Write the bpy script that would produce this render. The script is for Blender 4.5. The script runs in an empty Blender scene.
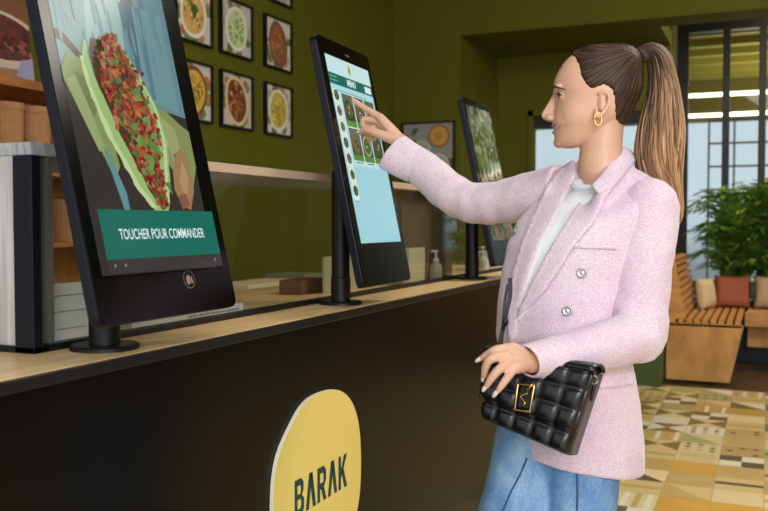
import bpy, bmesh, math, random
from mathutils import Vector, Matrix, Euler, noise
random.seed(7)
PI = math.pi
COL = bpy.context.scene.collection
CH = 1.34                                    # camera height
def sr(r, g, b):
    f = lambda c: (c/255/12.92) if c/255 <= .04045 else ((c/255+.055)/1.055)**2.4
    return (f(r), f(g), f(b), 1.0)
# ---------------------------------------------------------------- materials
MATS = {}
def mat(name, col=(.5,.5,.5,1), rough=.5, metal=0.0, spec=.5, emit=None, es=1.0, coat=0.0, build=None, **kw):
    if name in MATS: return MATS[name]
    m = bpy.data.materials.new(name); m.use_nodes = True
    nt = m.node_tree; b = nt.nodes['Principled BSDF']
    b.inputs['Base Color'].default_value = col
    b.inputs['Roughness'].default_value = rough
    b.inputs['Metallic'].default_value = metal
    b.inputs['Specular IOR Level'].default_value = spec
    b.inputs['Coat Weight'].default_value = coat
    for k, v in kw.items(): b.inputs[k.replace('_', ' ')].default_value = v
    if emit: 
        b.inputs['Emission Color'].default_value = emit
        b.inputs['Emission Strength'].default_value = es
    if build: build(nt, b)
    MATS[name] = m
    return m
def N(nt, t, **kw):
    n = nt.nodes.new(t)
    for k, v in kw.items():
        if k in n.inputs: n.inputs[k].default_value = v
        else: setattr(n, k, v)
    return n
def coords(nt, scale=(1,1,1), kind='Object'):
    tc = N(nt, 'ShaderNodeTexCoord'); mp = N(nt, 'ShaderNodeMapping')
    mp.inputs['Scale'].default_value = scale
    nt.links.new(tc.outputs[kind], mp.inputs['Vector'])
    return mp.outputs['Vector']
def ramp(nt, fac, stops):
    r = N(nt, 'ShaderNodeValToRGB')
    while len(r.color_ramp.elements) < len(stops): r.color_ramp.elements.new(.5)
    for e, (p, c) in zip(r.color_ramp.elements, stops): e.position = p; e.color = c
    nt.links.new(fac, r.inputs['Fac']); return r.outputs['Color']
def bump(nt, b, h, strength=.3, dist=.002):
    bp = N(nt, 'ShaderNodeBump', Strength=strength, Distance=dist)
    nt.links.new(h, bp.inputs['Height']); nt.links.new(bp.outputs['Normal'], b.inputs['Normal'])
def noisy(c1, c2, scale=(1,1,1), ns=5, bs=0.0, detail=3, bd=.002, lo=.3, hi=.7):
    def f(nt, b):
        v = coords(nt, scale)
        n = N(nt, 'ShaderNodeTexNoise', Scale=ns, Detail=detail); nt.links.new(v, n.inputs['Vector'])
        nt.links.new(ramp(nt, n.outputs['Fac'], [(lo, c1), (hi, c2)]), b.inputs['Base Color'])
        if bs: bump(nt, b, n.outputs['Fac'], bs, bd)
    return f
def attr_col(nt, b, emis=0):
    a = N(nt, 'ShaderNodeAttribute', attribute_name='Col')
    if emis:
        nt.links.new(a.outputs['Color'], b.inputs['Emission Color']); b.inputs['Emission Strength'].default_value = emis
        b.inputs['Base Color'].default_value = (.005,.005,.006,1)
    else: nt.links.new(a.outputs['Color'], b.inputs['Base Color'])

M_wall = mat('olive_wall_paint', sr(112,108,30), .75, spec=.25, build=noisy(sr(88,88,13), sr(93,92,16), ns=1.5))
M_wallL = mat('dark_olive_paint', sr(80,80,34), .6, spec=.3)
M_black = mat('matte_black', sr(16,16,17), .45, spec=.4)
M_blackG = mat('gloss_black', sr(9,8,7), .16, spec=.16)
M_navy = mat('navy_metal', sr(15,18,34), .4, metal=.3)
M_panel = mat('counter_panel_black', sr(17,15,13), .3, spec=.16, build=noisy(sr(6,5,5), sr(8,7,6), ns=3))
M_nose = mat('counter_edge', sr(24,23,24), .3, spec=.4)
M_wood = mat('oak_strip', build=noisy(sr(232,188,126), sr(252,222,168), (6,.8,6), 6, .1), rough=.35, spec=.4)
M_plank = mat('warm_plywood', build=noisy(sr(176,122,62), sr(214,160,92), (3,3,1.2), 3, .1), rough=.5)
M_slat = mat('pine_slat', build=noisy(sr(186,128,62), sr(214,158,88), (2,2,8), 3, .1), rough=.5)
M_shelf = mat('oak_shelf', build=noisy(sr(150,92,42), sr(186,122,62), (3,.6,3), 5), rough=.45)
M_greyoak = mat('grey_oak', build=noisy(sr(166,166,166), sr(200,200,200), (30,30,1.5), 4, .1), rough=.55)
M_greytop = mat('grey_laminate', build=noisy(sr(140,142,146), sr(186,188,192), (8,8,2), 14, .1), rough=.5)
M_beige = mat('rail_beige', sr(200,176,150), .4)
M_brownbox = mat('brown_laminate', build=noisy(sr(104,84,66), sr(122,102,82), (8,8,.7), 3), rough=.5)
M_white = mat('white_matte', sr(232,232,228), .6)
M_paper = mat('paper', sr(222,222,222), .7)
M_cream = mat('cream_card', sr(226,206,168), .6)
M_kraft = mat('kraft_paper', build=noisy(sr(166,118,74), sr(182,134,88), ns=20), rough=.8)
M_dark = mat('dark_stone', sr(30,27,24), .5)
M_steel = mat('steel', sr(190,190,188), .28, metal=1)
M_print = mat('printed_picture', rough=.45, spec=.4, build=lambda nt, b: attr_col(nt, b))
M_tile = mat('patchwork_tiles', rough=.3, spec=.5, build=lambda nt, b: attr_col(nt, b))
M_scr = mat('screen_picture', rough=.15, spec=.12, build=lambda nt, b: attr_col(nt, b, 1.0))
M_scr2 = mat('screen_picture_dim', rough=.08, spec=.5, build=lambda nt, b: attr_col(nt, b, .5))
M_sign = mat('yellow_sign', sr(240,216,120), .5)
M_signE = mat('sign_edge', sr(240,236,220), .5)
M_signT = mat('sign_green', sr(12,62,62), .5)
M_green = mat('green_paint', sr(62,84,34), .5)
def glass_mat():
    m = bpy.data.materials.new('clear_glass'); m.use_nodes = True; nt = m.node_tree
    nt.nodes.clear(); o = N(nt, 'ShaderNodeOutputMaterial'); mx = N(nt, 'ShaderNodeMixShader')
    tr = N(nt, 'ShaderNodeBsdfTransparent', Color=(.93,.95,.93,1)); gl = N(nt, 'ShaderNodeBsdfGlossy', Roughness=.02)
    lw = N(nt, 'ShaderNodeLayerWeight', Blend=.5); pw = N(nt, 'ShaderNodeMath', operation='POWER'); pw.inputs[1].default_value = 5
    ma = N(nt, 'ShaderNodeMath', operation='MULTIPLY_ADD'); ma.inputs[1].default_value = .8; ma.inputs[2].default_value = .03
    nt.links.new(lw.outputs['Facing'], pw.inputs[0]); nt.links.new(pw.outputs[0], ma.inputs[0])
    nt.links.new(ma.outputs[0], mx.inputs[0]); nt.links.new(tr.outputs[0], mx.inputs[1]); nt.links.new(gl.outputs[0], mx.inputs[2])
    nt.links.new(mx.outputs[0], o.inputs[0]); return m
M_glass = glass_mat()
# ---------------------------------------------------------------- mesh helpers
class MB:
    def __init__(s): s.bm = bmesh.new(); s.mi = 0; s.col = None
    def _tag(s, n0):
        s.bm.faces.ensure_lookup_table()
        for f in s.bm.faces[n0:]: f.material_index = s.mi
    def box(s, x0, x1, y0, y1, z0, z1, M=None):
        n0 = len(s.bm.faces)
        vs = [s.bm.verts.new((x, y, z)) for x in (x0, x1) for y in (y0, y1) for z in (z0, z1)]
        if M:
            for v in vs: v.co = M @ v.co
        for q in ((0,1,3,2),(4,6,7,5),(0,4,5,1),(2,3,7,6),(0,2,6,4),(1,5,7,3)): s.bm.faces.new([vs[i] for i in q])
        s._tag(n0); return s
    def lathe(s, prof, c=(0,0,0), n=32, axis='z', M=None):
        n0 = len(s.bm.faces); rings = []
        for r, h in prof:
            ring = []
            for i in range(n):
                a = 2*PI*i/n; p = Vector((r*math.cos(a), r*math.sin(a), h))
                if axis == 'x': p = Vector((p.z, p.x, p.y))
                if axis == 'y': p = Vector((p.y, p.z, p.x))
                if M: p = M @ p
                ring.append(s.bm.verts.new(p + Vector(c)))
            rings.append(ring)
        for a, b in zip(rings, rings[1:]):
            for i in range(n): s.bm.faces.new((a[i], a[(i+1)%n], b[(i+1)%n], b[i]))
        s.bm.faces.new(rings[0][::-1]); s.bm.faces.new(rings[-1]); s._tag(n0); return s
    def cyl(s, r, z0, z1, c=(0,0,0), n=32, axis='z'): return s.lathe([(r, z0), (r, z1)], c, n, axis)
    def loft(s, rings, closed=True, cap=True):
        n0 = len(s.bm.faces)
        R = [[s.bm.verts.new(p) for p in r] for r in rings]
        n = len(R[0])
        for a, b in zip(R, R[1:]):
            for i in range(n if closed else n-1): s.bm.faces.new((a[i], a[(i+1)%n], b[(i+1)%n], b[i]))
        if cap and closed: s.bm.faces.new(R[0][::-1]); s.bm.faces.new(R[-1])
        s._tag(n0); return s
    def tube(s, pts, rad, n=10, cap=True):
        pts = [Vector(p) for p in pts]; k = len(pts)
        if not hasattr(rad, '__len__'): rad = [rad]*k
        rings = []; up = None
        for i, p in enumerate(pts):
            t = (pts[min(i+1, k-1)] - pts[max(i-1, 0)]).normalized()
            if up is None: up = t.orthogonal().normalized()
            up = (up - t*up.dot(t)).normalized(); w = t.cross(up)
            rings.append([p + (up*math.cos(2*PI*j/n) + w*math.sin(2*PI*j/n))*rad[i] for j in range(n)])
        return s.loft(rings, cap=cap)
    def poly(s, pts):
        n0 = len(s.bm.faces); f = s.bm.faces.new([s.bm.verts.new(p) for p in pts]); s._tag(n0); return f
    def prism(s, pts, d):                       # pts: outline, d: extrusion vector
        d = Vector(d); pts = [Vector(p) for p in pts]
        return s.loft([pts, [p + d for p in pts]])
    def build(s, name, mats, parent=None, smooth=False, bevel=0, M=None, subd=0, weld=0, seg=2):
        bmesh.ops.recalc_face_normals(s.bm, faces=s.bm.faces)
        me = bpy.data.meshes.new(name); s.bm.to_mesh(me); s.bm.free()
        for m in (mats if isinstance(mats, (list, tuple)) else [mats]): me.materials.append(m)
        if smooth:
            for p in me.polygons: p.use_smooth = True
        o = bpy.data.objects.new(name, me); COL.objects.link(o)
        if parent: o.parent = parent
        if M: o.matrix_local = M
        if bevel:
            b = o.modifiers.new('bevel', 'BEVEL'); b.width = bevel; b.segments = seg; b.limit_method = 'ANGLE'; b.angle_limit = .6
        if subd:
            b = o.modifiers.new('sub', 'SUBSURF'); b.levels = subd; b.render_levels = subd
        return o
def recentre(o, keep=None):
    """put a mesh thing's origin at the base of its mesh"""
    me = o.data; xs = [v.co for v in me.vertices]
    c = Vector(((min(p.x for p in xs)+max(p.x for p in xs))/2, (min(p.y for p in xs)+max(p.y for p in xs))/2, min(p.z for p in xs)))
    me.transform(Matrix.Translation(-c)); o.location = o.location + c
    return o
def tag(o, label, cat, group=None, kind=None):
    o['label'] = label; o['category'] = cat
    if group: o['group'] = group
    if kind: o['kind'] = kind
    return o
def struct(o, kind='structure'): o['kind'] = kind; return o
def empty(name, loc, rz=0):
    o = bpy.data.objects.new(name, None); COL.objects.link(o); o.location = loc; o.rotation_euler = (0,0,rz); o.empty_display_size = .1; return o
class Canvas:
    """flat coloured picture: polygons in (u, v) metres, laid over one another by thin layers"""
    def __init__(s): s.p = []; s.z = 0.0
    def poly(s, pts, c, dz=None):
        s.z += .00002 if dz is None else dz
        s.p.append(([(x, y, s.z) for x, y in pts], c)); return s
    def rect(s, x0, y0, x1, y1, c): return s.poly([(x0,y0),(x1,y0),(x1,y1),(x0,y1)], c)
    def ell(s, cx, cy, rx, ry, c, n=20, wob=0, rot=0):
        ph = random.random()*9; pts = []
        for i in range(n):
            a = 2*PI*i/n; k = 1 + wob*math.sin(a*3+ph) + wob*.7*math.sin(a*5+ph*2)
            x, y = rx*k*math.cos(a), ry*k*math.sin(a)
            pts.append((cx + x*math.cos(rot) - y*math.sin(rot), cy + x*math.sin(rot) + y*math.cos(rot)))
        return s.poly(pts, c)
    def clipped(s, w0, w1, h0, h1):
        def clip(pts, ax, lim, sg):
            out = []
            for i, a in enumerate(pts):
                b = pts[(i+1) % len(pts)]; ia = (a[ax]-lim)*sg <= 0; ib = (b[ax]-lim)*sg <= 0
                if ia: out.append(a)
                if ia != ib:
                    t = (lim-a[ax])/(b[ax]-a[ax]); out.append(tuple(a[k]+(b[k]-a[k])*t for k in range(3)))
            return out
        q = []
        for pts, c in s.p:
            for ax, lim, sg in ((0,w0,-1),(0,w1,1),(1,h0,-1),(1,h1,1)):
                pts = clip(pts, ax, lim, sg)
                if len(pts) < 3: break
            if len(pts) >= 3: q.append((pts, c))
        s.p = q; return s
    def build(s, name, m, parent, M):
        bm = bmesh.new(); L = bm.loops.layers.float_color.new('Col')
        for pts, c in s.p:
            f = bm.faces.new([bm.verts.new(p) for p in pts])
            for l in f.loops: l[L] = c
            if f.normal.z < 0 or f.calc_center_median() is None: pass
        bm.normal_update()
        for f in bm.faces:
            if f.normal.z < 0: f.normal_flip()
        me = bpy.data.meshes.new(name); bm.to_mesh(me); bm.free(); me.materials.append(m)
        o = bpy.data.objects.new(name, me); COL.objects.link(o)
        if parent: o.parent = parent
        o.matrix_local = M; return o
def text_polys(txt, size, sx=1.0, bold=0.0):
    cu = bpy.data.curves.new('t', 'FONT'); cu.body = txt; cu.size = size; cu.offset = bold; cu.align_x = 'CENTER'; cu.align_y = 'CENTER'; cu.resolution_u = 3
    o = bpy.data.objects.new('t', cu); COL.objects.link(o); dg = bpy.context.evaluated_depsgraph_get()
    me = bpy.data.meshes.new_from_object(o.evaluated_get(dg))
    P = [[(me.vertices[i].co.x*sx, me.vertices[i].co.y) for i in p.vertices] for p in me.polygons]
    bpy.data.objects.remove(o); bpy.data.curves.remove(cu); bpy.data.meshes.remove(me); return P
def jit(c, d=.15):
    k = 1 + random.uniform(-d, d); return (c[0]*k, c[1]*k, c[2]*k, 1)
def basis(ex, ey, ez, o):
    return Matrix(((ex[0],ey[0],ez[0],o[0]),(ex[1],ey[1],ez[1],o[1]),(ex[2],ey[2],ez[2],o[2]),(0,0,0,1)))
# ---------------------------------------------------------------- camera
YAW = math.atan(384/880); PITCH = math.atan(32.5/880)
cam = bpy.data.cameras.new('camera'); co = bpy.data.objects.new('camera', cam); COL.objects.link(co)
cam.sensor_width = 36; cam.lens = 880/768*36; co.location = (0,0,CH)
co.rotation_euler = Euler((PI/2-PITCH, 0, YAW), 'XYZ'); bpy.context.scene.camera = co
cam.dof.use_dof = True; cam.dof.focus_distance = 2.0; cam.dof.aperture_fstop = 5.6; cam.clip_start = .05
def PX(px, py, D):
    """world point seen at pixel (px, py) at horizontal depth D along the view direction"""
    u = (px-384)/880; v = (255.5-py)/880
    d = co.rotation_euler.to_matrix() @ Vector((u, v, -1))
    f = Vector((-math.sin(YAW), math.cos(YAW), 0))
    return Vector((0,0,CH)) + d*(D/d.dot(f))
# ---------------------------------------------------------------- room shell
XW, YW = -3.17, 7.5
def sbox(name, m, *b, bevel=0):
    o = MB().box(*b).build(name, m, bevel=bevel); return struct(recentre(o))
def floor_tiles():
    bm = bmesh.new(); L = bm.loops.layers.float_color.new('Col'); S = .235
    cream = sr(236,214,160); sand = sr(222,194,132); tan = sr(204,172,108); och = sr(216,164,70); oliv = sr(134,118,66); dk = sr(100,92,68); wh = sr(240,230,204); gn = sr(176,178,122); rust = sr(178,118,62)
    cols = [cream, sand, tan, och, wh, gn, sand, cream, tan]
    def q(pts, c, z):
        f = bm.faces.new([bm.verts.new((x, y, z)) for x, y in pts]); f.normal_update()
        if f.normal.z < 0: f.normal_flip()
        for l in f.loops: l[L] = c
    rnd = random.Random(5)
    q([(-4,-3),(5,-3),(5,7.55),(-4,7.55)], sr(190,170,126), 0)
    for i in range(-6, 20):
        for j in range(-6, 32):
            x0, y0 = i*S, j*S; g = .0015
            def R(u0, v0, u1, v1, c, z=.0008): q([(x0+u0*S, y0+v0*S), (x0+u1*S, y0+v0*S), (x0+u1*S, y0+v1*S), (x0+u0*S, y0+v1*S)], c, z)
            def T(p, c, z=.0008): q([(x0+a*S, y0+b*S) for a, b in p], c, z)
            R(.01,.01,.99,.99, jit(rnd.choice(cols), .08), .0004)
            k = rnd.randrange(11); c1 = rnd.choice([oliv, dk, och, tan, tan, sand, gn]); 
            if k == 0: R(.01,.5,.5,.99, dk); R(.5,.01,.99,.5, dk); R(.01,.01,.5,.5, wh); R(.5,.5,.99,.99, wh)
            elif k == 1: T([(.01,.01),(.99,.01),(.01,.99)], c1)
            elif k == 2: T([(.01,.01),(.99,.01),(.5,.5)], oliv); T([(.01,.99),(.99,.99),(.5,.5)], oliv)
            elif k == 3: T([(.5,.05),(.95,.5),(.5,.95),(.05,.5)], c1)
            elif k == 4:
                for t in range(4): R(.06+.24*t,.01,.18+.24*t,.99, wh if t%2 else tan)
            elif k == 5: R(.01,.4,.99,.6, c1)
            elif k == 6:
                for a in range(3):
                    for b in range(3): T([(.1+.3*a,.22+.3*b),(.2+.3*a,.12+.3*b),(.3+.3*a,.22+.3*b),(.2+.3*a,.32+.3*b)], rnd.choice([dk, tan]))
            elif k == 7: T([(.01,.01),(.5,.5),(.01,.99)], oliv); T([(.99,.01),(.5,.5),(.99,.99)], oliv)
            elif k == 8:
                for a in range(4): R(.08,.1+.22*a,.92,.18+.22*a, jit(tan,.2))
    me = bpy.data.meshes.new('floor'); bm.to_mesh(me); bm.free(); me.materials.append(M_tile)
    o = bpy.data.objects.new('floor', me); COL.objects.link(o); return struct(o)
floor_tiles()
M_terr = mat('dark_parquet', build=noisy(sr(70,52,34), sr(92,70,46), (2,.4,1), 4), rough=.4)
sbox('floor', M_terr, -4, 5, 7.55, 14, -.06, 0.001)
sbox('wall_left', M_wall, XW-.15, XW, -1, YW, 0, 3.7)
sbox('wall_back', M_wall, XW-.15, -2.53, YW, YW+1.3, 0, 3.7)
sbox('wall_back', M_wall, -2.53, 5, YW, YW+.35, CH+1.665, 3.7)                 # header
sbox('wall_right_unseen', mat('walnut_wall', sr(34,26,17), .6), 4.2, 4.3, -.2, YW, 0, 3.7)  # unseen wall, added dark so counter and screens reflect less light
# recess back wall with the glazed opening
wy = 8.67
ox0, ox1, oz0, oz1 = PX(522,150,8.6).x, -1.06, .9, CH+1.115
sbox('wall_recess', M_wall, -2.53, ox0, wy, wy+.15, 0, CH+1.665)
sbox('wall_recess', M_wall, ox1, -.86, wy, wy+.15, 0, CH+1.665)
sbox('wall_recess', M_wall, ox0, ox1, wy, wy+.15, 0, oz0)
sbox('wall_recess', M_wall, ox0, ox1, wy, wy+.15, oz1, CH+1.665)
sbox('wall_recess', M_wallL, -.98, -.86, wy+.15, 9.35, 0, CH+2.2)
sbox('ceiling', mat('ceiling_paint', sr(62,60,44), .8), -3.4, 5, -1.0, YW, 3.7, 3.8)
sbox('ceiling', M_wall, -2.53, -.86, YW+.35, 8.9, CH+1.665, CH+1.8)
sbox('ceiling', M_wallL, -.86, 5, YW+.35, 9.6, CH+2.2, CH+2.3)
# glazed opening
w = MB(); 
for b in ((ox0, ox0+.05, wy-.02, wy+.1, oz0, oz1), (ox1-.05, ox1, wy-.02, wy+.1, oz0, oz1), (ox0, ox1, wy-.02, wy+.1, oz1-.05, oz1), (ox0, ox1, wy-.02, wy+.1, oz0, oz0+.05)): w.box(*b)
wf = struct(recentre(w.build('window_1', M_wall)))
bl = MB().box(ox0+.05, ox1-.05, wy+.03, wy+.09, oz1-.16, oz1-.05).build('blind_box', M_dark); bl.parent = wf; bl.matrix_parent_inverse = Matrix.Translation(-wf.location)
gp = MB().box(ox0+.05, ox1-.05, wy+.05, wy+.056, oz0+.05, oz1-.05).build('glass_pane', M_glass); gp.parent = wf; gp.matrix_parent_inverse = Matrix.Translation(-wf.location)
# black glazed partition
py = 9.4
sbox('wall_recess', M_wallL, 1.3, 5, py-.05, py+.1, 0, CH+2.2)  # unseen wall, added to block bright sky reflected in the screens
pf = MB(); xs = [-.84, -.40, -.07, .26, .60, 1.24]
pf.box(-.86, 1.29, py-.05, py+.05, CH+1.90, CH+2.2)
for i, x in enumerate(xs): pf.box(x-(.085 if i == 0 else .034), x+(.085 if i == 0 else .034), py-.04, py+.04, 0, CH+1.9)
pf.box(-.86, 1.29, py-.04, py+.04, 0, .25)
pw = struct(recentre(pf.build('window_2', M_black)))
gp = MB().box(-.86, 1.29, py-.004, py+.004, .25, CH+1.9).build('glass_pane', M_glass); gp.parent = pw; gp.matrix_parent_inverse = Matrix.Translation(-pw.location)
# veranda beyond
vy = 13.5
sbox('ceiling', mat('veranda_ceiling', sr(150,140,60), .6), -4.6, 5, 9.6, vy+.1, CH+2.05, CH+2.12)
for i in range(6):
    recentre(struct(MB().box(-4.6, 5, 9.9+.6*i, 9.98+.6*i, CH+1.97, CH+2.05).build('trim_%d' % (i+1), MATS['veranda_ceiling'])))
sbox('wall_veranda', mat('veranda_wall', sr(128,116,44), .7), -4.6, 5, vy, vy+.1, CH+1.45, CH+2.05)
sbox('wall_veranda', M_wallL, -4.6, 5, vy, vy+.1, 0, .5)
sbox('wall_veranda', M_wallL, -4.7, -4.6, 9.6, vy+.1, 0, CH+2.05)
gf = MB()
for i in range(16): gf.box(-.8+.34*i-.014, -.8+.34*i+.014, vy, vy+.05, .5, CH+1.45)
for i in range(8): gf.box(-.8, 5, vy, vy+.05, .5+.33*i-.014, .5+.33*i+.014)
struct(recentre(gf.build('window_3', mat('grey_bars', sr(92,100,104), .5))))
sbox('window_4', mat('frosted_pane', sr(225,235,245), .9, Transmission_Weight=1.0, IOR=1.02) , -4.6, 5, vy+.06, vy+.065, .5, CH+1.45)
M_tube = mat('tube_light', (1,1,1,1), emit=sr(255,248,214), es=3.0)
for k, (yy, zz) in enumerate(((11.2, 1.50), (11.5, 1.294))):
    t = MB().box(-4.6, 5, yy-.02, yy+.02, CH+zz, CH+zz+.045).build('tube_lamp', M_tube, bevel=.01); recentre(t)
    for x_ in (-3.4,-1.2,1.0,3.2):
        r_ = MB().box(x_-.006, x_+.006, yy-.006, yy+.006, CH+zz+.04, CH+2.05).build('hanging_rod', M_black); r_.parent = t; r_.matrix_parent_inverse = Matrix.Translation(-t.location)
    tag(t, ['upper', 'lower'][k] + ' of the two long white light tubes seen through the black framed glass', 'lamp', 'long light tubes')
# ---------------------------------------------------------------- counter
TOP = 1.114; Y0, Y1 = -.6, 4.5
ct = empty('service_counter', (-1.3, 2, 0)); tag(ct, 'long black fronted service counter with an oak top strip', 'counter')
I = Matrix.Translation((1.3, -2, 0))
def onct(mb, name, m, **k): return mb.build(name, m, ct, M=I, **k)
onct(MB().box(-1.62, -1.012, Y0, Y1, .1, TOP-.045).box(-1.62, -1.012, Y0, Y1, TOP-.045, TOP-.022), 'front_panel', M_panel)
onct(MB().box(-1.6, -1.05, Y0, Y1, 0, .1), 'plinth', M_black)
onct(MB().box(-1.63, -1.0, Y0, Y1, TOP-.022, TOP-.0012), 'edge_strip', M_nose, bevel=.002)
onct(MB().box(-1.62, -1.006, Y0, Y1, TOP-.0015, TOP), 'wooden_top', M_wood)
# display case
XC = -1.165; case = empty('display_case', (-1.35, 2.2, TOP)); tag(case, 'long glass fronted display case with a grey shelf top on the counter', 'display case')
I = Matrix.Translation((1.35, -2.2, -TOP)); CY0, CY1 = 1.145, 4.2; SZ = CH+.117
def onc(mb, name, m, **k): return mb.build(name, m, case, M=I, **k)
onc(MB().box(-1.52, XC+.004, CY0, CY1, SZ, SZ+.0225), 'shelf_top', M_greytop, bevel=.0015)
onc(MB().box(XC+.0042, XC+.0062, CY0+.3, CY1, SZ+.001, SZ+.0215), 'edge_band', M_beige)
onc(MB().box(-1.50, XC-.016, CY0+.002, CY0+.03, TOP+.012, SZ-.0005), 'side_panel', M_greyoak)
f = MB().box(XC-.032, XC+.012, CY0-.006, CY0+.014, TOP+.0005, SZ-.0005).box(-1.52, XC+.012, CY0-.006, CY0+.03, TOP+.0005, TOP+.012)
onc(f, 'corner_frame', M_navy, bevel=.0015)
onc(MB().box(XC-.03, XC+.002, CY0+.04, CY0+.052, TOP+.0005, SZ-.0005), 'corner_post', mat('grey_alu', sr(120,120,112), .4, metal=.5))
onc(MB().box(XC-.012, XC+.012, CY0+.014, CY1, TOP+.0005, TOP+.013), 'bottom_rail', M_black, bevel=.001)
onc(MB().box(XC-.003, XC+.003, CY0+.052, CY1, TOP+.01, SZ-.0005), 'glass_front', M_glass)
onc(MB().box(-1.50, XC-.05, 2.95, 3.5, TOP+.0005, SZ-.001), 'brown_end_cabinet', M_brownbox)
# ---------------------------------------------------------------- monitors
def monitor(yc, ly, w, h, zb, ab, tilt, yaw, lab, content, dim=False):
    root = empty('ordering_kiosk', (-1.092, yc, TOP)); tag(root, lab, 'touch screen', 'ordering touch screens on the counter')
    prof = [(.061,0),(.061,.006),(.058,.009),(.027,.0095)]
    MB().lathe(prof).build('base_plate', M_black, root, smooth=False)
    MB().lathe([(.0275,.009),(.0275,.075),(.0255,.077),(.0255,.36),(.022,.372)]).build('pole', M_black, root)
    R = Matrix.Rotation(yaw, 4, 'Z')
    up = R.to_3x3() @ Vector((-math.sin(tilt), 0, math.cos(tilt))); ey = R.to_3x3() @ Vector((0,1,0)); n = ey.cross(up)
    o = Vector((-ab+1.092, ly-yc, CH+zb-TOP))           # bottom centre of the front face
    B = basis(ey, up, n, o); th = .024
    hb = MB(); pts = []; r = .018
    for cx, cy, a0 in ((w/2-r, r, -PI/2), (w/2-r, h-r, 0), (-w/2+r, h-r, PI/2), (-w/2+r, r, PI)):
        for k in range(5): a = a0 + PI/2*k/4; pts.append((cx+r*math.cos(a), cy+r*math.sin(a), 0))
    hb.prism([Vector(p)+Vector((0,0,-th)) for p in pts], (0,0,th-.003)); hs = hb.build('housing', M_navy, root, bevel=.002, M=B)
    MB().prism([(x*.996, (y-h/2)*.998+h/2, -.0031) for x, y, _ in pts], (0,0,.0031)).build('bezel', M_blackG, root, M=B)
    hy = .32 - (CH+zb-TOP)
    MB().box(-.05, .05, hy-.05, hy+.05, -th-.014, -th+.001).build('hinge_bracket', M_black, root, M=B, bevel=.003)
    content(root, B, w, h); return root
def wrap(c, root, B, name='display'): return c.build(name, M_scr, root, B @ Matrix.Translation((0,0,.0004)))
def taco(root, B, w, h):
    c = Canvas(); x0, x1, y0, y1 = -w/2+.024, w/2-.046, .080, h-.03
    W, H = x1-x0, y1-y0
    P = lambda u, v: (x0+u*W, y0+v*H)
    def pol(pts, col): c.poly([P(*p) for p in pts], col)
    Q = lambda u, v: P(u-.055, .235+(v-.115)*.69)
    qol = lambda pts, col: c.poly([Q(*p) for p in pts], col)
    pol([(0,0),(1,0),(1,1),(0,1)], sr(52,46,42))
    # shirt and apron behind
    pol([(0,.56),(1,.5),(1,1),(0,1)], sr(96,130,136)); pol([(.26,.58),(.27,.8),(.30,1),(.62,1),(.58,.7),(.5,.58)], sr(136,160,154)); pol([(.60,1),(.58,.62),(.66,.55),(.72,1)], sr(66,92,104)); pol([(.76,1),(.74,.56),(.78,.56),(.81,1)], sr(80,110,124))
    qol([(0,.62),(.05,.66),(.3,.62),(.55,.64),(.78,.55),(1,.52),(1,1),(0,1)], sr(104,142,146))
    qol([(.28,.62),(.3,.8),(.34,1),(.62,1),(.6,.78),(.56,.64)], sr(136,168,164))
    qol([(.62,1),(.64,.62),(.70,.55),(.74,1)], sr(70,100,112)); qol([(.76,1),(.76,.56),(.8,.56),(.82,1)], sr(84,120,132))
    qol([(0,.8),(.12,.78),(.26,.68),(.24,.65),(.1,.74),(0,.75)], sr(60,40,36))
    for k in range(40): 
        u, v = random.random(), random.uniform(.66,1); c.ell(*Q(u,v), .004, .03, jit(sr(100,136,142),.12), 8, .1)
    def strip(tab, col, jt=0, k=26):                       # tab: (v, u0, u1)
        L, Rr = [], []
        for q in range(k+1):
            v = tab[0][0]+(tab[-1][0]-tab[0][0])*q/k
            for (v0,a0,b0), (v1,a1,b1) in zip(tab, tab[1:]):
                if v0 <= v <= v1+1e-9: t = (v-v0)/(v1-v0); L.append(P(a0+(a1-a0)*t+random.uniform(-jt,jt), v)); Rr.append(P(b0+(b1-b0)*t+random.uniform(-jt,jt), v)); break
        for q in range(len(L)-1): c.poly([L[q], Rr[q], Rr[q+1], L[q+1]], col, 0)
        c.z += .00002
    P0 = P; P = lambda u, v: P0(u, v-.045)
    # lettuce behind
    pol([(-.02,.62),(.06,.68),(.17,.67),(.24,.6),(.27,.5),(.3,.36),(.24,.32),(.16,.42),(.08,.5)], sr(124,142,84))
    pol([(.02,.6),(.1,.62),(.16,.5),(.22,.4),(.16,.4),(.08,.5)], sr(146,160,104)); pol([(.08,.63),(.16,.62),(.2,.52),(.17,.5)], sr(104,122,70))
    pol([(.62,.50),(.70,.56),(.80,.56),(.92,.52),(1,.5),(1,.38),(.92,.3),(.80,.34),(.70,.4)], sr(128,138,84)); pol([(.74,.54),(.86,.5),(.9,.36),(.82,.34),(.76,.44)], sr(150,156,104)); pol([(.8,.42),(.86,.4),(.85,.33),(.80,.34)], sr(70,52,40))
    # hands
    pol([(.76,.36),(.82,.42),(.88,.44),(.93,.40),(.93,.30),(.86,.235),(.78,.25),(.74,.3)], sr(150,118,80)); pol([(.80,.33),(.87,.4),(.9,.34),(.84,.27)], sr(172,138,96)); pol([(.76,.28),(.84,.29),(.86,.25),(.78,.235)], sr(132,84,64))
    pol([(.19,.42),(.23,.40),(.31,.28),(.31,.222),(.27,.222)], sr(92,140,144))
    # wrap with its filling
    strip([(.235,.56,.60),(.30,.47,.66),(.45,.33,.70),(.60,.24,.64),(.70,.23,.56),(.745,.27,.5)], sr(72,54,36))
    strip([(.222,.535,.60),(.30,.41,.50),(.45,.26,.36),(.60,.17,.255),(.68,.165,.215),(.73,.2,.225)], sr(150,180,112), .006)
    strip([(.24,.50,.545),(.30,.40,.44),(.45,.25,.29),(.60,.16,.19),(.68,.155,.175)], sr(186,204,148), .006)
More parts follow.
